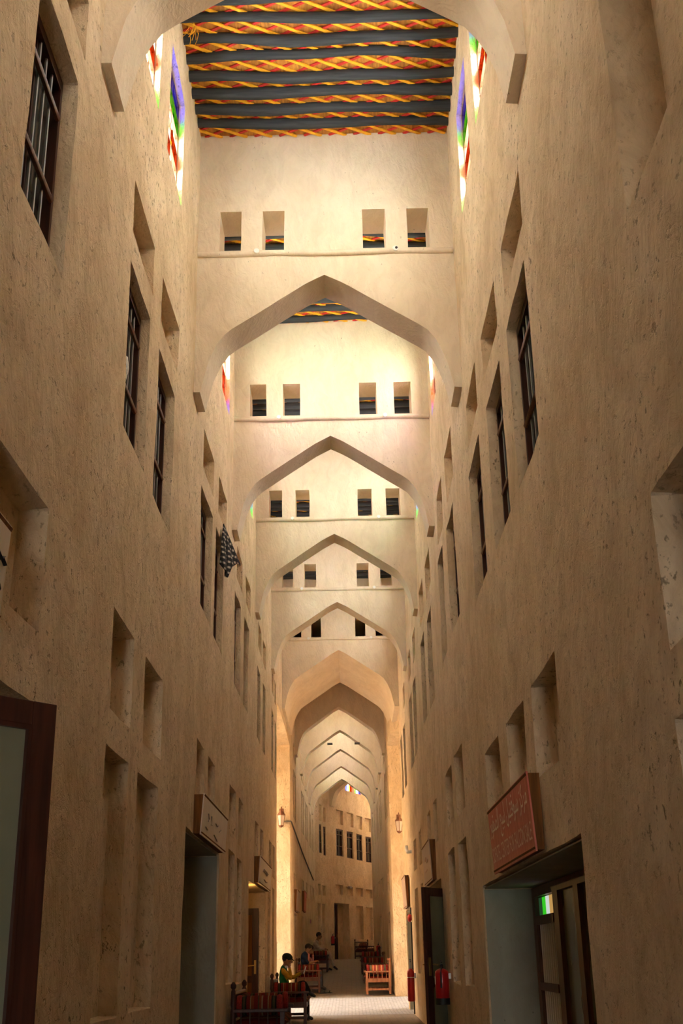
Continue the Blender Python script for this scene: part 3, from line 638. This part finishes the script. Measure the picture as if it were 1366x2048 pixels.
def sign(side, a0, a1, z0, z1, th, face, label, edge='edge_wood', tilt=.03, x=None):
    """board standing off the wall; local x runs along the board as read from the corridor, z up, -y out of the face"""
    X = (XL if side < 0 else xr(a0)); L = a1-a0; H = z1-z0
    o = thing('shop_sign', label, 'sign', (X+(.0 if side < 0 else 0), a0 if side < 0 else a1, z0), pi/2 if side < 0 else -pi/2)
    # local +y points into the wall
    def P(u, v, w): return Vector((u, -v, w))
    b = MB(); e = .012
    pts = [P(0, 0, 0), P(L, 0, 0), P(L, th, 0), P(0, th, 0), P(0, 0, H), P(L, 0, H), P(L, th+tilt, H), P(0, th+tilt, H)]
    b.add(pts, [(3, 2, 1, 0), (4, 5, 6, 7), (0, 1, 5, 4), (1, 2, 6, 5), (2, 3, 7, 6), (3, 0, 4, 7)]); b.build('backing_box', edge, o)
    f = MB(); f.add([P(-.01, th+.002, -.01), P(L+.01, th+.002, -.01), P(L+.01, th+tilt+.002, H+.012), P(-.01, th+tilt+.002, H+.012), P(-.01, th+.014, -.01), P(L+.01, th+.014, -.01), P(L+.01, th+tilt+.014, H+.012), P(-.01, th+tilt+.014, H+.012)], [(0, 1, 2, 3), (7, 6, 5, 4), (0, 4, 5, 1), (1, 5, 6, 2), (2, 6, 7, 3), (3, 7, 4, 0)])
    fc = f.build('face_board', face, o)
    t = MB()
    for za in (0, H-.02): t.add([P(-.012, th+.012+tilt*za/H, za), P(L+.012, th+.012+tilt*za/H, za), P(L+.012, th+.02+tilt*(za+.02)/H, za+.02), P(-.012, th+.02+tilt*(za+.02)/H, za+.02)], [(0, 1, 2, 3)])
    t.build('edge_strip', edge, o)
    def letters(body, u, w, wd, ht, mat):
        me = text_mesh(body, wd, ht, mat)
        if me is None: return None
        q = link('lettering', me, fc, (u, -(th+.017+tilt*w/H), w), (pi/2+math.atan2(tilt, H), 0, 0)); return q
    def marks(strokes, mat='ink', r=.008):
        for st_ in strokes:
            pts = [P(u*L, th+.018+tilt*w, w*H) for u, w in st_]
            MB().tube(pts, r, 4, squash=.3).build('brush_mark', mat, fc)
    return o, letters, marks
AR = '\uFEE3\uFEAE\uFEDB\uFEB0 \uFEB3\uFEEE\uFED7\uFE98\uFEF4\uFEDE \uFEDF\uFE92\uFEF4\uFECA \uFE8D\uFEDF\uFEBC\uFED8\uFEEE\uFEAD'[::-1]
o, lt, mk = sign(1, 8.23, 10.65, 2.26, 2.78, .05, 'sign_red', 'faded red sign board with cream Arabic and Latin lettering over a wide doorway')
lt(AR, .08, .235, 2.26, .25, 'letter'); lt('SOFATEL CENTER FOR FALCON SALE', .06, .075, 2.3, .125, 'letter_faded')
o, lt, mk = sign(1, 18.62, 20.45, 2.68, 3.28, .06, 'sign_pale', 'faded brown sign board fixed above an open door beside a red extinguisher')
mk([[(.2, .62), (.4, .58), (.5, .66)], [(.55, .5), (.75, .55)], [(.3, .3), (.6, .33)]], 'letter_faded')
o, lt, mk = sign(1, 27.5, 29.1, 2.62, 3.3, .05, 'sign_pale', 'pale brown sign board above the doorway next to the alley')
o, lt, mk = sign(-1, 12.36, 14.8, 2.82, 3.22, .07, 'sign_white', 'whitish sign board with smudged dark marks above a deep grey doorway')
mk([[(.18, .62), (.22, .5), (.2, .42)], [(.3, .63), (.33, .45), (.3, .4), (.36, .42)], [(.48, .55), (.55, .5), (.6, .56)], [(.66, .42), (.72, .52)], [(.12, .24), (.2, .2)], [(.45, .22), (.6, .12)]])
o, lt, mk = sign(-1, 20.4, 23.35, 2.79, 3.22, .07, 'sign_white', 'small whitish sign board with a grey scrawl above a lamp-lit doorway')
mk([[(.25, .52), (.3, .64), (.4, .6), (.5, .62), (.6, .56), (.7, .6)], [(.3, .55), (.45, .53), (.6, .5)], [(.35, .25), (.55, .2), (.65, .24)]], r=.018)
o, lt, mk = sign(-1, 2.75, 4.99, 3.04, 3.48, .05, 'sign_white', 'pale sign board with black brush letters over the open glazed door', tilt=.02)
mk([[(.84, .8), (.9, .66), (.955, .58), (.97, .63)], [(.96, .60), (.985, .56)], [(.90, .30), (.94, .38), (.965, .28), (.95, .1), (.92, .06)]], 'black', .014)
o, lt, mk = sign(-1, 35.3, 37.2, 2.85, 3.45, .05, 'sign_pale', 'weathered greyish sign board above a doorway just past the alley')
o, lt, mk = sign(-1, 41.1, 42.9, 3.05, 3.7, .05, 'sign_red', 'small reddish sign board on the wall far past the alley')

# ------------------------------------------------------------------ fire extinguishers, bell, pipes, lanterns
def extinguisher(loc, rot, r, h, label, co2=False):
    o = thing('fire_extinguisher', label, 'extinguisher', loc, rot)
    MB().lathe([(r*.85, 0), (r, .015), (r, h*.86), (r*.93, h*.92), (r*.6, h*.975), (r*.3, h)], (0, 0, 0), 18).build('cylinder', 'red', o, smooth=50)
    if not co2:
        MB().lathe([(r*1.03, -.01), (r*1.04, .07), (r*.9, .072)], (0, 0, 0), 18).build('base_ring', 'black', o, smooth=40)
        MB().box((-r*.35, -r*1.02, h*.55), (r*.25, -r*.9, h*.78)).build('label_plate', 'white', o)
    else:
        MB().lathe([(r*1.01, 0), (r*1.01, .012)], (0, 0, h*.72), 18).build('band', 'white', o)
        MB().lathe([(r*.4, h*.98), (r*.42, h*1.03), (r*.3, h*1.1), (r*.36, h*1.24), (r*.3, h*1.26)], (0, 0, 0), 12).build('valve', 'steel', o, smooth=40)
        MB().lathe([(.028, 0), (.022, .2), (.012, .34)], (-r*1.25, 0, h*.45), 10).build('horn', 'black', o, smooth=50)
        MB().tube([(-r*1.25, 0, h*.45+.33), (-r*1.1, 0, h*1.2), (-r*.3, 0, h*1.12)], .012, 6).build('hose', 'black', o, smooth=60)
    hd = MB(); top = h*1.12 if co2 else h
    hd.tube([(0, 0, top-.03), (0, 0, top+.05)], r*.28, 8); hd.box((-r*.9, -.014, top+.045), (r*.5, .014, top+.058)); hv = MB().box((-r*.85, -.012, 0), (r*.35, .012, .012), Matrix.Translation((0, 0, top+.075)) @ Matrix.Rotation(.25, 4, 'Y')).build('lever', 'black', o)
    hq = hd.build('handle', 'black', o)
    if not co2: MB().tube([(r*.2, 0, h+.02), (r*1.05, -.02, h-.06), (r*1.1, -.02, h*.45)], .011, 6).build('hose', 'black', o, smooth=60)
    MB().box((-.02, r*.9, h*.7), (.02, r*.9+.04, h*.86)).build('wall_bracket', 'steel', o)
    return o
extinguisher((1.22, 16.75, .98), -pi/2, .093, .44, 'stout red fire extinguisher with black base hung beside an open door')
extinguisher((1.21, 25.3, .72), -pi/2, .075, .62, 'tall slim red fire extinguisher with black horn hung near the alley', True)
extinguisher((1.03, 46.1, 1.56), -pi/2, .085, .40, 'red fire extinguisher on the right wall beyond the row of benches')
pe = fre(-.11, 2.0, 2.1); extinguisher(pe, math.atan2(ED.y, ED.x)+pi, .09, .42, 'red fire extinguisher on the end wall beside the closed door')
o = thing('fire_bell', 'round red alarm bell on a dark conduit beside the alley doorway', 'alarm', (1.35, 26.75, 2.35))
MB().lathe([(.08, 0), (.085, -.03), (.07, -.06), (.03, -.075)], (-.02, 0, 0), 16, 0).build('gong', 'red', o, smooth=50); MB().box((-.02, -.06, -.05), (.0, .06, .06)).build('back_box', 'red', o)
MB().tube([(-.015, 0, -.08), (-.015, .005, -1.0), (-.015, 0, -1.93)], .016, 6).build('conduit', 'black', o, smooth=60); MB().tube([(-.015, 0, .06), (-.015, 0, .22)], .016, 6).build('conduit', 'black', o, smooth=60)
pp = MB().tube([(1.345, 25.6, 3.66), (1.30, 25.6, 3.66), (1.26, 25.7, 3.66), (1.25, 25.85, 3.72), (1.25, 25.9, 3.8)], .035, 10).build('drain_elbow', 'white', smooth=60)
tag(pp, 'white plastic pipe elbow sticking out of the right wall', 'pipe')
cb = MB().tube([(-1.80, 32.97, 5.13), (-1.60, 32.93, 5.13), (-1.585, 33.1, 5.12), (-1.585, 40, 4.93), (-1.585, 47, 4.82), (-1.585, 53, 4.75)], .022, 6).build('cable', 'cable', smooth=60)
tag(cb, 'dark cable strung along the left wall from the bright pier', 'cable')
M['lamp_glass'] = plain('dusty_lantern_glass', (.62, .50, .42), .3); M['copper'] = plain('brown_copper', (.22, .10, .06), .5, .4)
def lantern(loc, rz, label):
    o = thing('wall_lantern', label, 'lantern', loc, rz)      # hangs out along local -y, wall at y=0
    MB().box((-.06, -.02, -.08), (.06, 0, .32)).build('wall_plate', 'copper', o)
    MB().tube([(0, -.01, .28), (0, -.1, .36), (0, -.19, .32), (0, -.2, .24)], .014, 6).build('bracket', 'copper', o, smooth=60)
    b = MB(); b.lathe([(.012, .3), (.02, .25), (.11, .14), (.115, .12), (.10, .118)], (0, -.2, 0), 4); b.build('cap', 'copper', o)
    b = MB(); b.lathe([(.095, .115), (.06, -.15)], (0, -.2, 0), 4); b.build('glass_body', 'lamp_glass', o)
    for k in range(4):
        a = pi/2*k; MB().tube([(.098*cos(a), -.2+.098*sin(a), .118), (.062*cos(a), -.2+.062*sin(a), -.152)], .008, 4).build('cage_bar', 'copper', o)
    MB().lathe([(.075, -.145), (.07, -.17), (.02, -.21)], (0, -.2, 0), 4).build('base', 'copper', o)
    return o
lantern((-1.86, 33.0, 5.16), 0, 'brown copper lantern on the bright left pier of the alley'); lantern((1.42, 33.4, 4.98), 0, 'brown copper lantern on the right pier of the alley')
c = fre(0, 4.1, 4.86); o = thing('security_camera', 'small grey camera fixed high on the end wall', 'camera', c, math.atan2(ED.y, ED.x))
MB().tube([(0, 0, 0), (0, -.12, -.02)], .02, 6).build('arm', 'white', o); MB().box((-.16, -.2, -.1), (.12, -.08, .0)).build('housing', 'steel', o)
o = MB().box((XL, 49.0, 2.85), (XL+.05, 49.14, 3.0)).build('call_point', 'red'); tag(o, 'small red alarm box on the left wall far along the corridor', 'alarm')

# ------------------------------------------------------------------ cloth and paper on the windows
b = MB(); n, mm = 12, 14; vv = []
for j in range(mm+1):
    t = j/mm
    for i in range(n+1):
        u = i/n-.5; wdt = .04+.62*t**.9*(1 if u > 0 else .75)
        zb = 6.98-t*(.62-.16*abs(u+.18)*2)-(.12*t*t if u < 0 else 0)
        vv.append((XL+.04+.17*t*(u+.5)+.03*sin(u*16+1)*t, 14.30+u*wdt*1.15+.10*t, zb+.02*sin(u*22)*t))
b.add(vv, [(j*(n+1)+i, j*(n+1)+i+1, (j+1)*(n+1)+i+1, (j+1)*(n+1)+i) for j in range(mm) for i in range(n)])
mt, nt, bs = new_mat('checked_cloth'); bs.inputs['Roughness'].default_value = .95
ck = nd(nt, 'ShaderNodeTexWave', wave_type='BANDS', bands_direction='Z', _Scale=4.2, _Distortion=1.0); nt.links.new(coords(nt), ck.inputs[0])
ck2 = nd(nt, 'ShaderNodeTexWave', wave_type='BANDS', bands_direction='Y', _Scale=5.0, _Distortion=1.5); nt.links.new(coords(nt), ck2.inputs[0])
nt.links.new(mixc(nt, 'MULTIPLY', 1.0, ramp(nt, ck.outputs[0], [(.55, (.010, .010, .010)), (.85, (.40, .35, .28))]), ramp(nt, ck2.outputs[0], [(.3, (.1, .1, .1)), (.6, (1, 1, 1))])), bs.inputs['Base Color'])
o = b.build('scarf', mt, smooth=80); sm = o.modifiers.new('thickness', 'SOLIDIFY'); sm.thickness = .012
tag(o, 'black and white checked scarf hanging down in front of a window', 'scarf')
M['mesh_white'] = plain('white_netting', (.55, .53, .48), .8, var=.3, scale=70)
o = MB().tube([(XL-.075, 7.93, 5.80), (XL-.07, 7.94, 5.9), (XL-.075, 7.95, 6.0)], [.045, .055, .045], 12).build('paper_roll', 'mesh_white', smooth=60); tag(o, 'white netted roll stuck behind the bars of a window', 'roll')

# ------------------------------------------------------------------ benches with cushions
BD, BW = .72, 1.7
def bench(loc, rz, label, mat='wood', length=BW, group='carved wooden benches along the corridor'):
    o = thing('wooden_bench', label, 'bench', loc, rz, group); L = length     # local x: back to front, y: along
    for y in (.04, L-.04):
        MB().lathe([(.034, 0), (.034, .56), (.026, .6), (.034, .64), (.03, .8), (.02, .825), (.036, .85), (.036, .88), (.012, .915)], (.05, y, 0), 10).build('back_post', mat, o, smooth=40)
        MB().box((BD-.07, y-.03, 0), (BD-.01, y+.03, .56)).build('leg', mat, o, bevel=.005)
        MB().box((.06, y-.04, .55), (BD+.03, y+.04, .59)).build('armrest', mat, o, bevel=.008)
        MB().box((.06, y-.025, .30), (BD-.04, y+.025, .40)).build('side_rail', mat, o)
        MB().box((.06, y-.02, .10), (BD-.04, y+.02, .15)).build('stretcher', mat, o)
        for k in range(5): MB().tube([(.15+k*.115, y, .40), (.15+k*.115, y, .55)], .011, 6).build('spindle', mat, o, smooth=60)
    MB().tube([(.05, .04, .77), (.05, L-.04, .77)], .03, 8).build('top_rail', mat, o, smooth=60)
    MB().box((.03, .04, .48), (.07, L-.04, .54)).build('back_rail', mat, o); MB().box((.03, .05, .30), (.07, L-.05, .40)).build('rear_rail', mat, o)
    MB().box((BD-.06, .05, .30), (BD-.02, L-.05, .40)).build('front_rail', mat, o)
    MB().box((BD-.055, .05, .10), (BD-.02, L-.05, .15)).build('front_stretcher', mat, o)
    for k in range(7): MB().tube([(.05, .2+k*(L-.4)/6, .54), (.05, .2+k*(L-.4)/6, .76)], .012, 6).build('back_spindle', mat, o, smooth=60)
    for k in range(8): MB().box((.07, .1+k*(L-.2)/8, .385), (BD-.05, .1+k*(L-.2)/8+.11, .40)).build('slat', mat, o)
    return o
def local_to(o, p): return Matrix.Translation(o.location) @ Matrix.Rotation(o.rotation_euler.z, 4, 'Z') @ Vector(p)
def soft_box(a, c, n=6, bulge=.02):
    b = MB(); x0, y0, z0 = a; x1, y1, z1 = c; b.box(a, c); return b
def cushions(bn, where, length=BW, bright=False, ends=(0, 1), seat=True, back=True):
    rz = bn.rotation_euler.z; g = 'striped cushions on the benches'; L = length
    if seat:
        m_ = MB(); nx, ny = 8, 14; vv = []
        for j in range(ny+1):
            for i in range(nx+1):
                x = .08+(BD-.06)*i/nx; y = .06+(L-.12)*j/ny; e = min(i, nx-i, 1)*min(j, ny-j, 1)
                vv.append((x+(.03*sin(y*9) if i == nx else 0), y, .415+.085*(1 if e else .35)+.006*sin(x*20+y*13)))
        m_.add(vv, [(j*(nx+1)+i, j*(nx+1)+i+1, (j+1)*(nx+1)+i+1, (j+1)*(nx+1)+i) for j in range(ny) for i in range(nx)])
        m_.box((.085, .07, .402), (BD-.0, L-.07, .45))
        o = m_.build('seat_mat', 'kilim_y', smooth=60); o.location = bn.location; o.rotation_euler = (0, 0, rz)
        tag(o, 'red striped woven mat covering the seat of %s' % where, 'cushion', g)
    for e in ends:
        y = .20 if e == 0 else L-.20
        o = thing('bolster', '%s-striped bolster at the %s end of %s' % ('bright red' if bright and e == 0 else 'red', 'near' if (e == 0) == (abs(rz) < 1) else 'far', where), 'cushion', local_to(bn, (.38, y, .625)), rz, g)
        prof = [(.05, -.27), (.10, -.265), (.118, -.2), (.122, 0), (.118, .2), (.10, .265), (.05, .27)]
        MB().lathe(prof, (0, 0, 0), 18, 0).build('cover', 'kilim_bright' if bright else 'kilim_x', o, smooth=60)
        for s_ in (-1, 1):
            pr = [(.118, .225*s_), (.135, .25*s_), (.125, .29*s_), (.06, .30*s_)]
            MB().lathe(pr if s_ > 0 else pr, (0, 0, 0), 22, 0).build('end_frill', 'tuft', o, smooth=30)
    if not back: return
    o = thing('back_cushion', 'red striped cushion leaning on the back of %s' % where, 'cushion', local_to(bn, (.15, L/2, .62)), rz, g)
    MB().ell((0, 0, .0), (.075, L/2-.34, .15), 16, 10, Matrix.Rotation(-.15, 3, 'Y')).build('cover', 'kilim_y', o, smooth=80)
XB = XL+.05
B1 = bench((XB, 15.95, ZF), 0, 'dark wooden bench with ball-topped posts beside tall wall niches'); cushions(B1, 'the empty dark bench below the niches')
B2 = bench((XB, 23.7, ZF), 0, 'dark wooden bench with a capped boy sitting on it'); cushions(B2, 'the bench of the capped boy', ends=(0,), back=False)
B3 = bench((XB-.02, 35.0, zfloor(35.8)), 0, 'reddish wooden bench with two people sitting side by side', 'wood_mid'); cushions(B3, 'the bench of the two people', ends=(0,), back=False)
B4 = bench((XB, 45.6, zfloor(46.4)), 0, 'dark wooden bench with a man in pale clothes on it'); cushions(B4, 'the bench of the man in pale clothes', ends=(0,), back=False)
xrb = xr(35)-.06
R1 = bench((xrb, 35.6, zfloor(34.7)), pi, 'light reddish wooden bench beside the right pier of the alley', 'wood_pale'); cushions(R1, 'the light reddish bench', bright=True)
R2 = bench((xr(40)-.06, 40.4, zfloor(39.5)), pi, 'dark wooden bench right behind the light reddish bench', 'wood_mid'); cushions(R2, 'the second bench along the right wall')
R3 = bench((xr(45)-.06, 45.4, zfloor(44.5)), pi, 'dark wooden bench under the far right extinguisher'); cushions(R3, 'the third bench along the right wall')
E1 = bench(fre(-.1, 4.5, zfloor(57)), math.atan2(EN.y, EN.x), 'dark wooden bench standing across the end of the corridor'); cushions(E1, 'the bench at the end of the corridor', ends=())

# ------------------------------------------------------------------ people
M['skin_a'] = plain('brown_skin', (.26, .13, .07), .6); M['hair'] = plain('black_hair', (.012, .010, .009), .7, var=.4, scale=60, bump=.5)
def cloth(name, c): M[name] = plain(name, c, .95, var=.25, scale=14, spec=.1, bump=.3); return name
cloth('green_knit', (.015, .13, .045)); cloth('mustard_knit', (.40, .24, .02)); cloth('black_trousers', (.010, .010, .011)); cloth('navy_shirt', (.02, .035, .075)); cloth('jeans', (.06, .075, .10))
cloth('pink_shirt', (.55, .24, .24)); cloth('pale_robe', (.46, .38, .30)); cloth('dark_cap', (.016, .022, .016)); cloth('white_collar', (.7, .66, .6)); cloth('orange_lining', (.55, .10, .02))
def person(name, label, loc, rz, J, mats, hair, extra=None, scale=1.0):
    """J: joint dict name->(x,y,z,radius); continuous skinned body, head joined into the same mesh"""
    E = [('pelvis', 'belly'), ('belly', 'chest'), ('chest', 'neck'), ('neck', 'skull')]
    for s_ in 'lr':
        E += [('pelvis', 'hip'+s_), ('hip'+s_, 'knee'+s_), ('knee'+s_, 'ankle'+s_), ('ankle'+s_, 'toe'+s_), ('chest', 'sho'+s_), ('sho'+s_, 'elb'+s_), ('elb'+s_, 'wri'+s_), ('wri'+s_, 'palm'+s_)]
    J = dict(J)
    for s_ in 'lr':                                   # palm and five fingers
        wv, ev = Vector(J['wri'+s_][:3]), Vector(J['elb'+s_][:3]); d = (wv-ev).normalized(); sd = d.cross(Vector((0, 0, 1))); sd = sd.normalized() if sd.length > .1 else Vector((0, 1, 0)); dn = sd.cross(d)
        p = wv+d*.05; J['palm'+s_] = (*p, .024)
        for k in range(4):
            a = p+d*.02+sd*(.03-.02*k); q = a+d*(.035-.004*abs(k-1))-dn*.012; e = q+d*.012-dn*.03
            for nm, pt, r in (('fa', a, .009), ('fb', q, .0085), ('fc', e, .007)): J[nm+str(k)+s_] = (*pt, r)
            E += [('palm'+s_, 'fa%d' % k+s_), ('fa%d' % k+s_, 'fb%d' % k+s_), ('fb%d' % k+s_, 'fc%d' % k+s_)]
        t0 = wv+d*.03+sd*.035; t1 = t0+d*.03+sd*.012-dn*.01
        J['ta'+s_] = (*t0, .010); J['tb'+s_] = (*t1, .008); E += [('palm'+s_, 'ta'+s_), ('ta'+s_, 'tb'+s_)]
    names = list(J); idx = {n_: i for i, n_ in enumerate(names)}
    me = bpy.data.meshes.new('sk'); me.from_pydata([J[n_][:3] for n_ in names], [(idx[a], idx[c]) for a, c in E], [])
    ob = bpy.data.objects.new('sk', me); COL.objects.link(ob); ob.modifiers.new('s', 'SKIN'); sb = ob.modifiers.new('u', 'SUBSURF'); sb.levels = 1
    for i, n_ in enumerate(names):
        sv = me.skin_vertices[0].data[i]; sv.radius = (J[n_][3],)*2; sv.use_root = n_ == 'pelvis'
    dg = bpy.context.evaluated_depsgraph_get(); ev_ = bpy.data.meshes.new_from_object(ob.evaluated_get(dg)); COL.objects.unlink(ob); bpy.data.objects.remove(ob)
    V = [v.co.copy() for v in ev_.vertices]; F = [tuple(p.vertices) for p in ev_.polygons]
    seg = [(Vector(J[a][:3]), Vector(J[c][:3]), a, c) for a, c in E]
    def mat_of(c):
        best = None
        for a, q, na, nb in seg:
            ab = q-a; t = max(0, min(1, (c-a).dot(ab)/max(ab.length_squared, 1e-9))); dd = (a+ab*t-c).length-(J[na][3]*(1-t)+J[nb][3]*t)
            if best is None or dd < best[0]: best = (dd, na, nb, t)
        return mats(best[1], best[2], best[3])
    slots = []; mi = []
    for f in F:
        c = sum((V[i] for i in f), Vector())/len(f); k = mat_of(c)
        if k not in slots: slots.append(k)
        mi.append(slots.index(k))
    # head: skull, jaw, nose, ears, brow
    hx, hy, hz = J['skull'][:3]; nod = J.get('_', (0, 0, 0, 0))[0] if False else 0
    hb = MB(); hd = Vector((hx+.012, hy, hz+.03)); tilt = J['skull'][3]
    R_ = Matrix.Rotation(extra.get('nod', .1) if extra else .1, 3, 'Y') @ Matrix.Rotation(0, 3, 'Z')
    def hp(p): return hd+R_ @ Vector(p)
    hb.ell(hd, (.098, .078, .112), 16, 12, R_); hb.ell(hp((.025, 0, -.06)), (.07, .058, .065), 14, 9, R_)
    hb.ell(hp((.103, 0, -.022)), (.022, .014, .026), 8, 6, R_); hb.ell(hp((.078, 0, .012)), (.024, .055, .014), 10, 6, R_); hb.ell(hp((.088, 0, -.065)), (.014, .028, .009), 8, 5, R_)
    for s_ in (-1, 1): hb.ell(hp((-.005, .078*s_, -.015)), (.022, .012, .032), 8, 6, R_)
    if 'skin_a' not in slots: slots.append('skin_a')
    off = len(V); V += [Vector(v) for v in hb.v]; F += [tuple(i+off for i in f) for f in hb.f]; mi += [slots.index('skin_a')]*len(hb.f)
    eb = MB()
    for s_ in (-1, 1): eb.ell(hp((.087, .032*s_, -.004)), (.012, .014, .008), 8, 5, R_)
    slots.append('black'); off = len(V); V += [Vector(v) for v in eb.v]; F += [tuple(i+off for i in f) for f in eb.f]; mi += [len(slots)-1]*len(eb.f)
    me = bpy.data.meshes.new(name); me.from_pydata([tuple(v) for v in V], [], F); me.update()
    for k in slots: me.materials.append(M[k])
    me.polygons.foreach_set('material_index', mi); me.shade_smooth()
    o = bpy.data.objects.new(name, me); COL.objects.link(o); o.location = loc; o.rotation_euler = (0, 0, rz); o.scale = (scale,)*3
    tag(o, label, 'person')
    if hair:
        b = MB(); b.ell(hp((-.018, 0, .028)), (.104, .088, .104), 16, 12, R_); b.v = [tuple(v) for v in b.v]
        b.build('hair', 'hair', o, smooth=80)
    if extra and extra.get('cap'):
        b = MB(); b.ell(hp((-.012, 0, .045)), (.115, .096, .085), 18, 12, R_); b.build('cap', 'dark_cap', o, smooth=80)
        b2 = MB(); b2.ell(hp((.10, 0, .025)), (.055, .07, .012), 14, 6, R_ @ Matrix.Rotation(.25, 3, 'Y')); b2.build('cap_peak', 'dark_cap', o, smooth=80)
    if extra and extra.get('collar'):
        b = MB(); n_ = J['neck']; b.lathe([(.062, -.02), (.075, .0), (.06, .03), (.052, .03)], (n_[0], n_[1], n_[2]-.02), 14).build('collar', 'white_collar', o, smooth=60)
    return o
def seated(**kw):
    J = dict(pelvis=(.27, 0, .60, .135), belly=(.23, 0, .76, .125), chest=(.20, 0, .98, .14), neck=(.24, 0, 1.13, .05), skull=(.27, 0, 1.23, .055))
    for s_, sg in (('l', 1), ('r', -1)):
        J.update({'hip'+s_: (.32, .10*sg, .58, .095), 'knee'+s_: (.70, .12*sg, .60, .068), 'ankle'+s_: (.72, .12*sg, .12, .045), 'toe'+s_: (.86, .13*sg, .06, .035),
                  'sho'+s_: (.20, .18*sg, 1.03, .065), 'elb'+s_: (.30, .24*sg, .80, .046), 'wri'+s_: (.52, .13*sg, .76, .032)})
    J.update(kw); return J
def wear(top, sleeve, legs, shoe='black', bare_arm=False):
    def f(a, c, t):
        if a in ('pelvis', 'belly') and c in ('belly', 'chest') or c.startswith('sho') or (a == 'chest' and t < .55): return top
        if a.startswith('hip') or c.startswith('hip') or a.startswith('knee'): return legs
        if a.startswith('ankle'): return shoe
        if a.startswith('sho'): return sleeve
        if a.startswith('elb') and not bare_arm and t < .9: return sleeve
        return 'skin_a'
    return f
K = .94
P1 = person('person', 'person in a dark peaked cap and green sweater sitting on a bench, hand to face', (XB, 24.75, ZF+.0), 0,
    seated(kneel=(.66, .06, .78, .07), anklel=(.78, -.12, .56, .046), toel=(.92, -.16, .50, .036), elbr=(.40, -.22, .84, .05), wrir=(.36, -.12, 1.08, .034), elbl=(.42, .20, .86, .048), wril=(.62, .08, .98, .032), skull=(.30, 0, 1.20, .055), neck=(.25, 0, 1.1, .05)),
    wear('green_knit', 'mustard_knit', 'black_trousers'), True, dict(cap=True, collar=True, nod=.25), K)
ph = MB().box((-.006, -.04, -.075), (.006, .04, .075)).build('phone', 'steel'); ph.location = (XB+.68*K, 24.75+.05, ZF+1.02*K); ph.rotation_euler = (0, .35, 0); tag(ph, 'light phone held up by the person in the cap', 'phone')
z3 = zfloor(35.8)
person('person', 'person with bare black hair and navy shirt sitting with head bowed', (XB, 35.55, z3), 0, seated(skull=(.34, 0, 1.18, .055), neck=(.29, 0, 1.1, .05), chest=(.23, 0, .97, .14), elbr=(.36, -.2, .78, .045), wrir=(.56, -.06, .84, .03), wril=(.56, .08, .84, .03)), wear('navy_shirt', 'navy_shirt', 'jeans', bare_arm=True), True, dict(nod=.55), .97)
person('person', 'person in a pink shirt leaning forward beside the one in navy', (XB, 36.25, z3), 0, seated(skull=(.38, 0, 1.15, .055), neck=(.34, 0, 1.07, .05), chest=(.27, 0, .95, .14), elbl=(.46, .2, .84, .045), wril=(.46, .06, 1.06, .03)), wear('pink_shirt', 'pink_shirt', 'black_trousers'), True, dict(nod=.4), .97)
person('person', 'person in pale long clothes sitting with one leg forward', (XB, 46.5, zfloor(46.4)), 0, seated(skull=(.36, 0, 1.25, .055), neck=(.31, 0, 1.14, .05), chest=(.24, 0, .99, .15), kneer=(.78, -.10, .66, .075), ankler=(.92, -.14, .18, .048), toer=(1.06, -.16, .07, .036), elbr=(.40, -.22, .82, .05), wrir=(.6, -.12, .8, .032)), wear('pale_robe', 'pale_robe', 'pale_robe'), True, dict(nod=.2), 1.0)
# sandals on the paving
def sandal(loc, rz, label):
    o = thing('sandal', label, 'sandal', loc, rz, 'sandals left on the paving')
    MB().ell((0, 0, .012), (.13, .048, .012), 14, 6).build('sole', 'black', o, smooth=60)
    MB().tube([(.03, -.045, .015), (.04, 0, .06), (.03, .045, .015)], .014, 6).build('strap', 'black', o, smooth=60)
for (x, y, r_) in ((-.80, 35.0, .2), (-.66, 35.15, -.1)): sandal((x, y, zfloor(y)+.004), r_, 'dark sandal lying in front of the bench of the two people')

# lamp inside the left doorway past the grey one
o = thing('doorway_lamp', 'small warm bulb under the lintel of the doorway with an open dark door', 'lamp', (XL-.3, 20.6, 2.74))
MB().lathe([(.045, 0), (.045, -.015), (.02, -.03)], (0, 0, 0), 12).build('holder', 'white', o, smooth=40)
mt, nt, bs = new_mat('warm_bulb'); bs.inputs['Base Color'].default_value = (1, .7, .3, 1); bs.inputs['Emission Color'].default_value = (1, .55, .14, 1); bs.inputs['Emission Strength'].default_value = 30
MB().ell((0, 0, -.065), (.03, .03, .04), 10, 7).build('bulb', mt, o, smooth=80)
l = bpy.data.lights.new('doorway_light', 'POINT'); l.color = (1, .55, .16); l.energy = 14; l.shadow_soft_size = .05
lo = bpy.data.objects.new('doorway_light', l); COL.objects.link(lo); lo.location = (XL-.3, 20.6, 2.6)
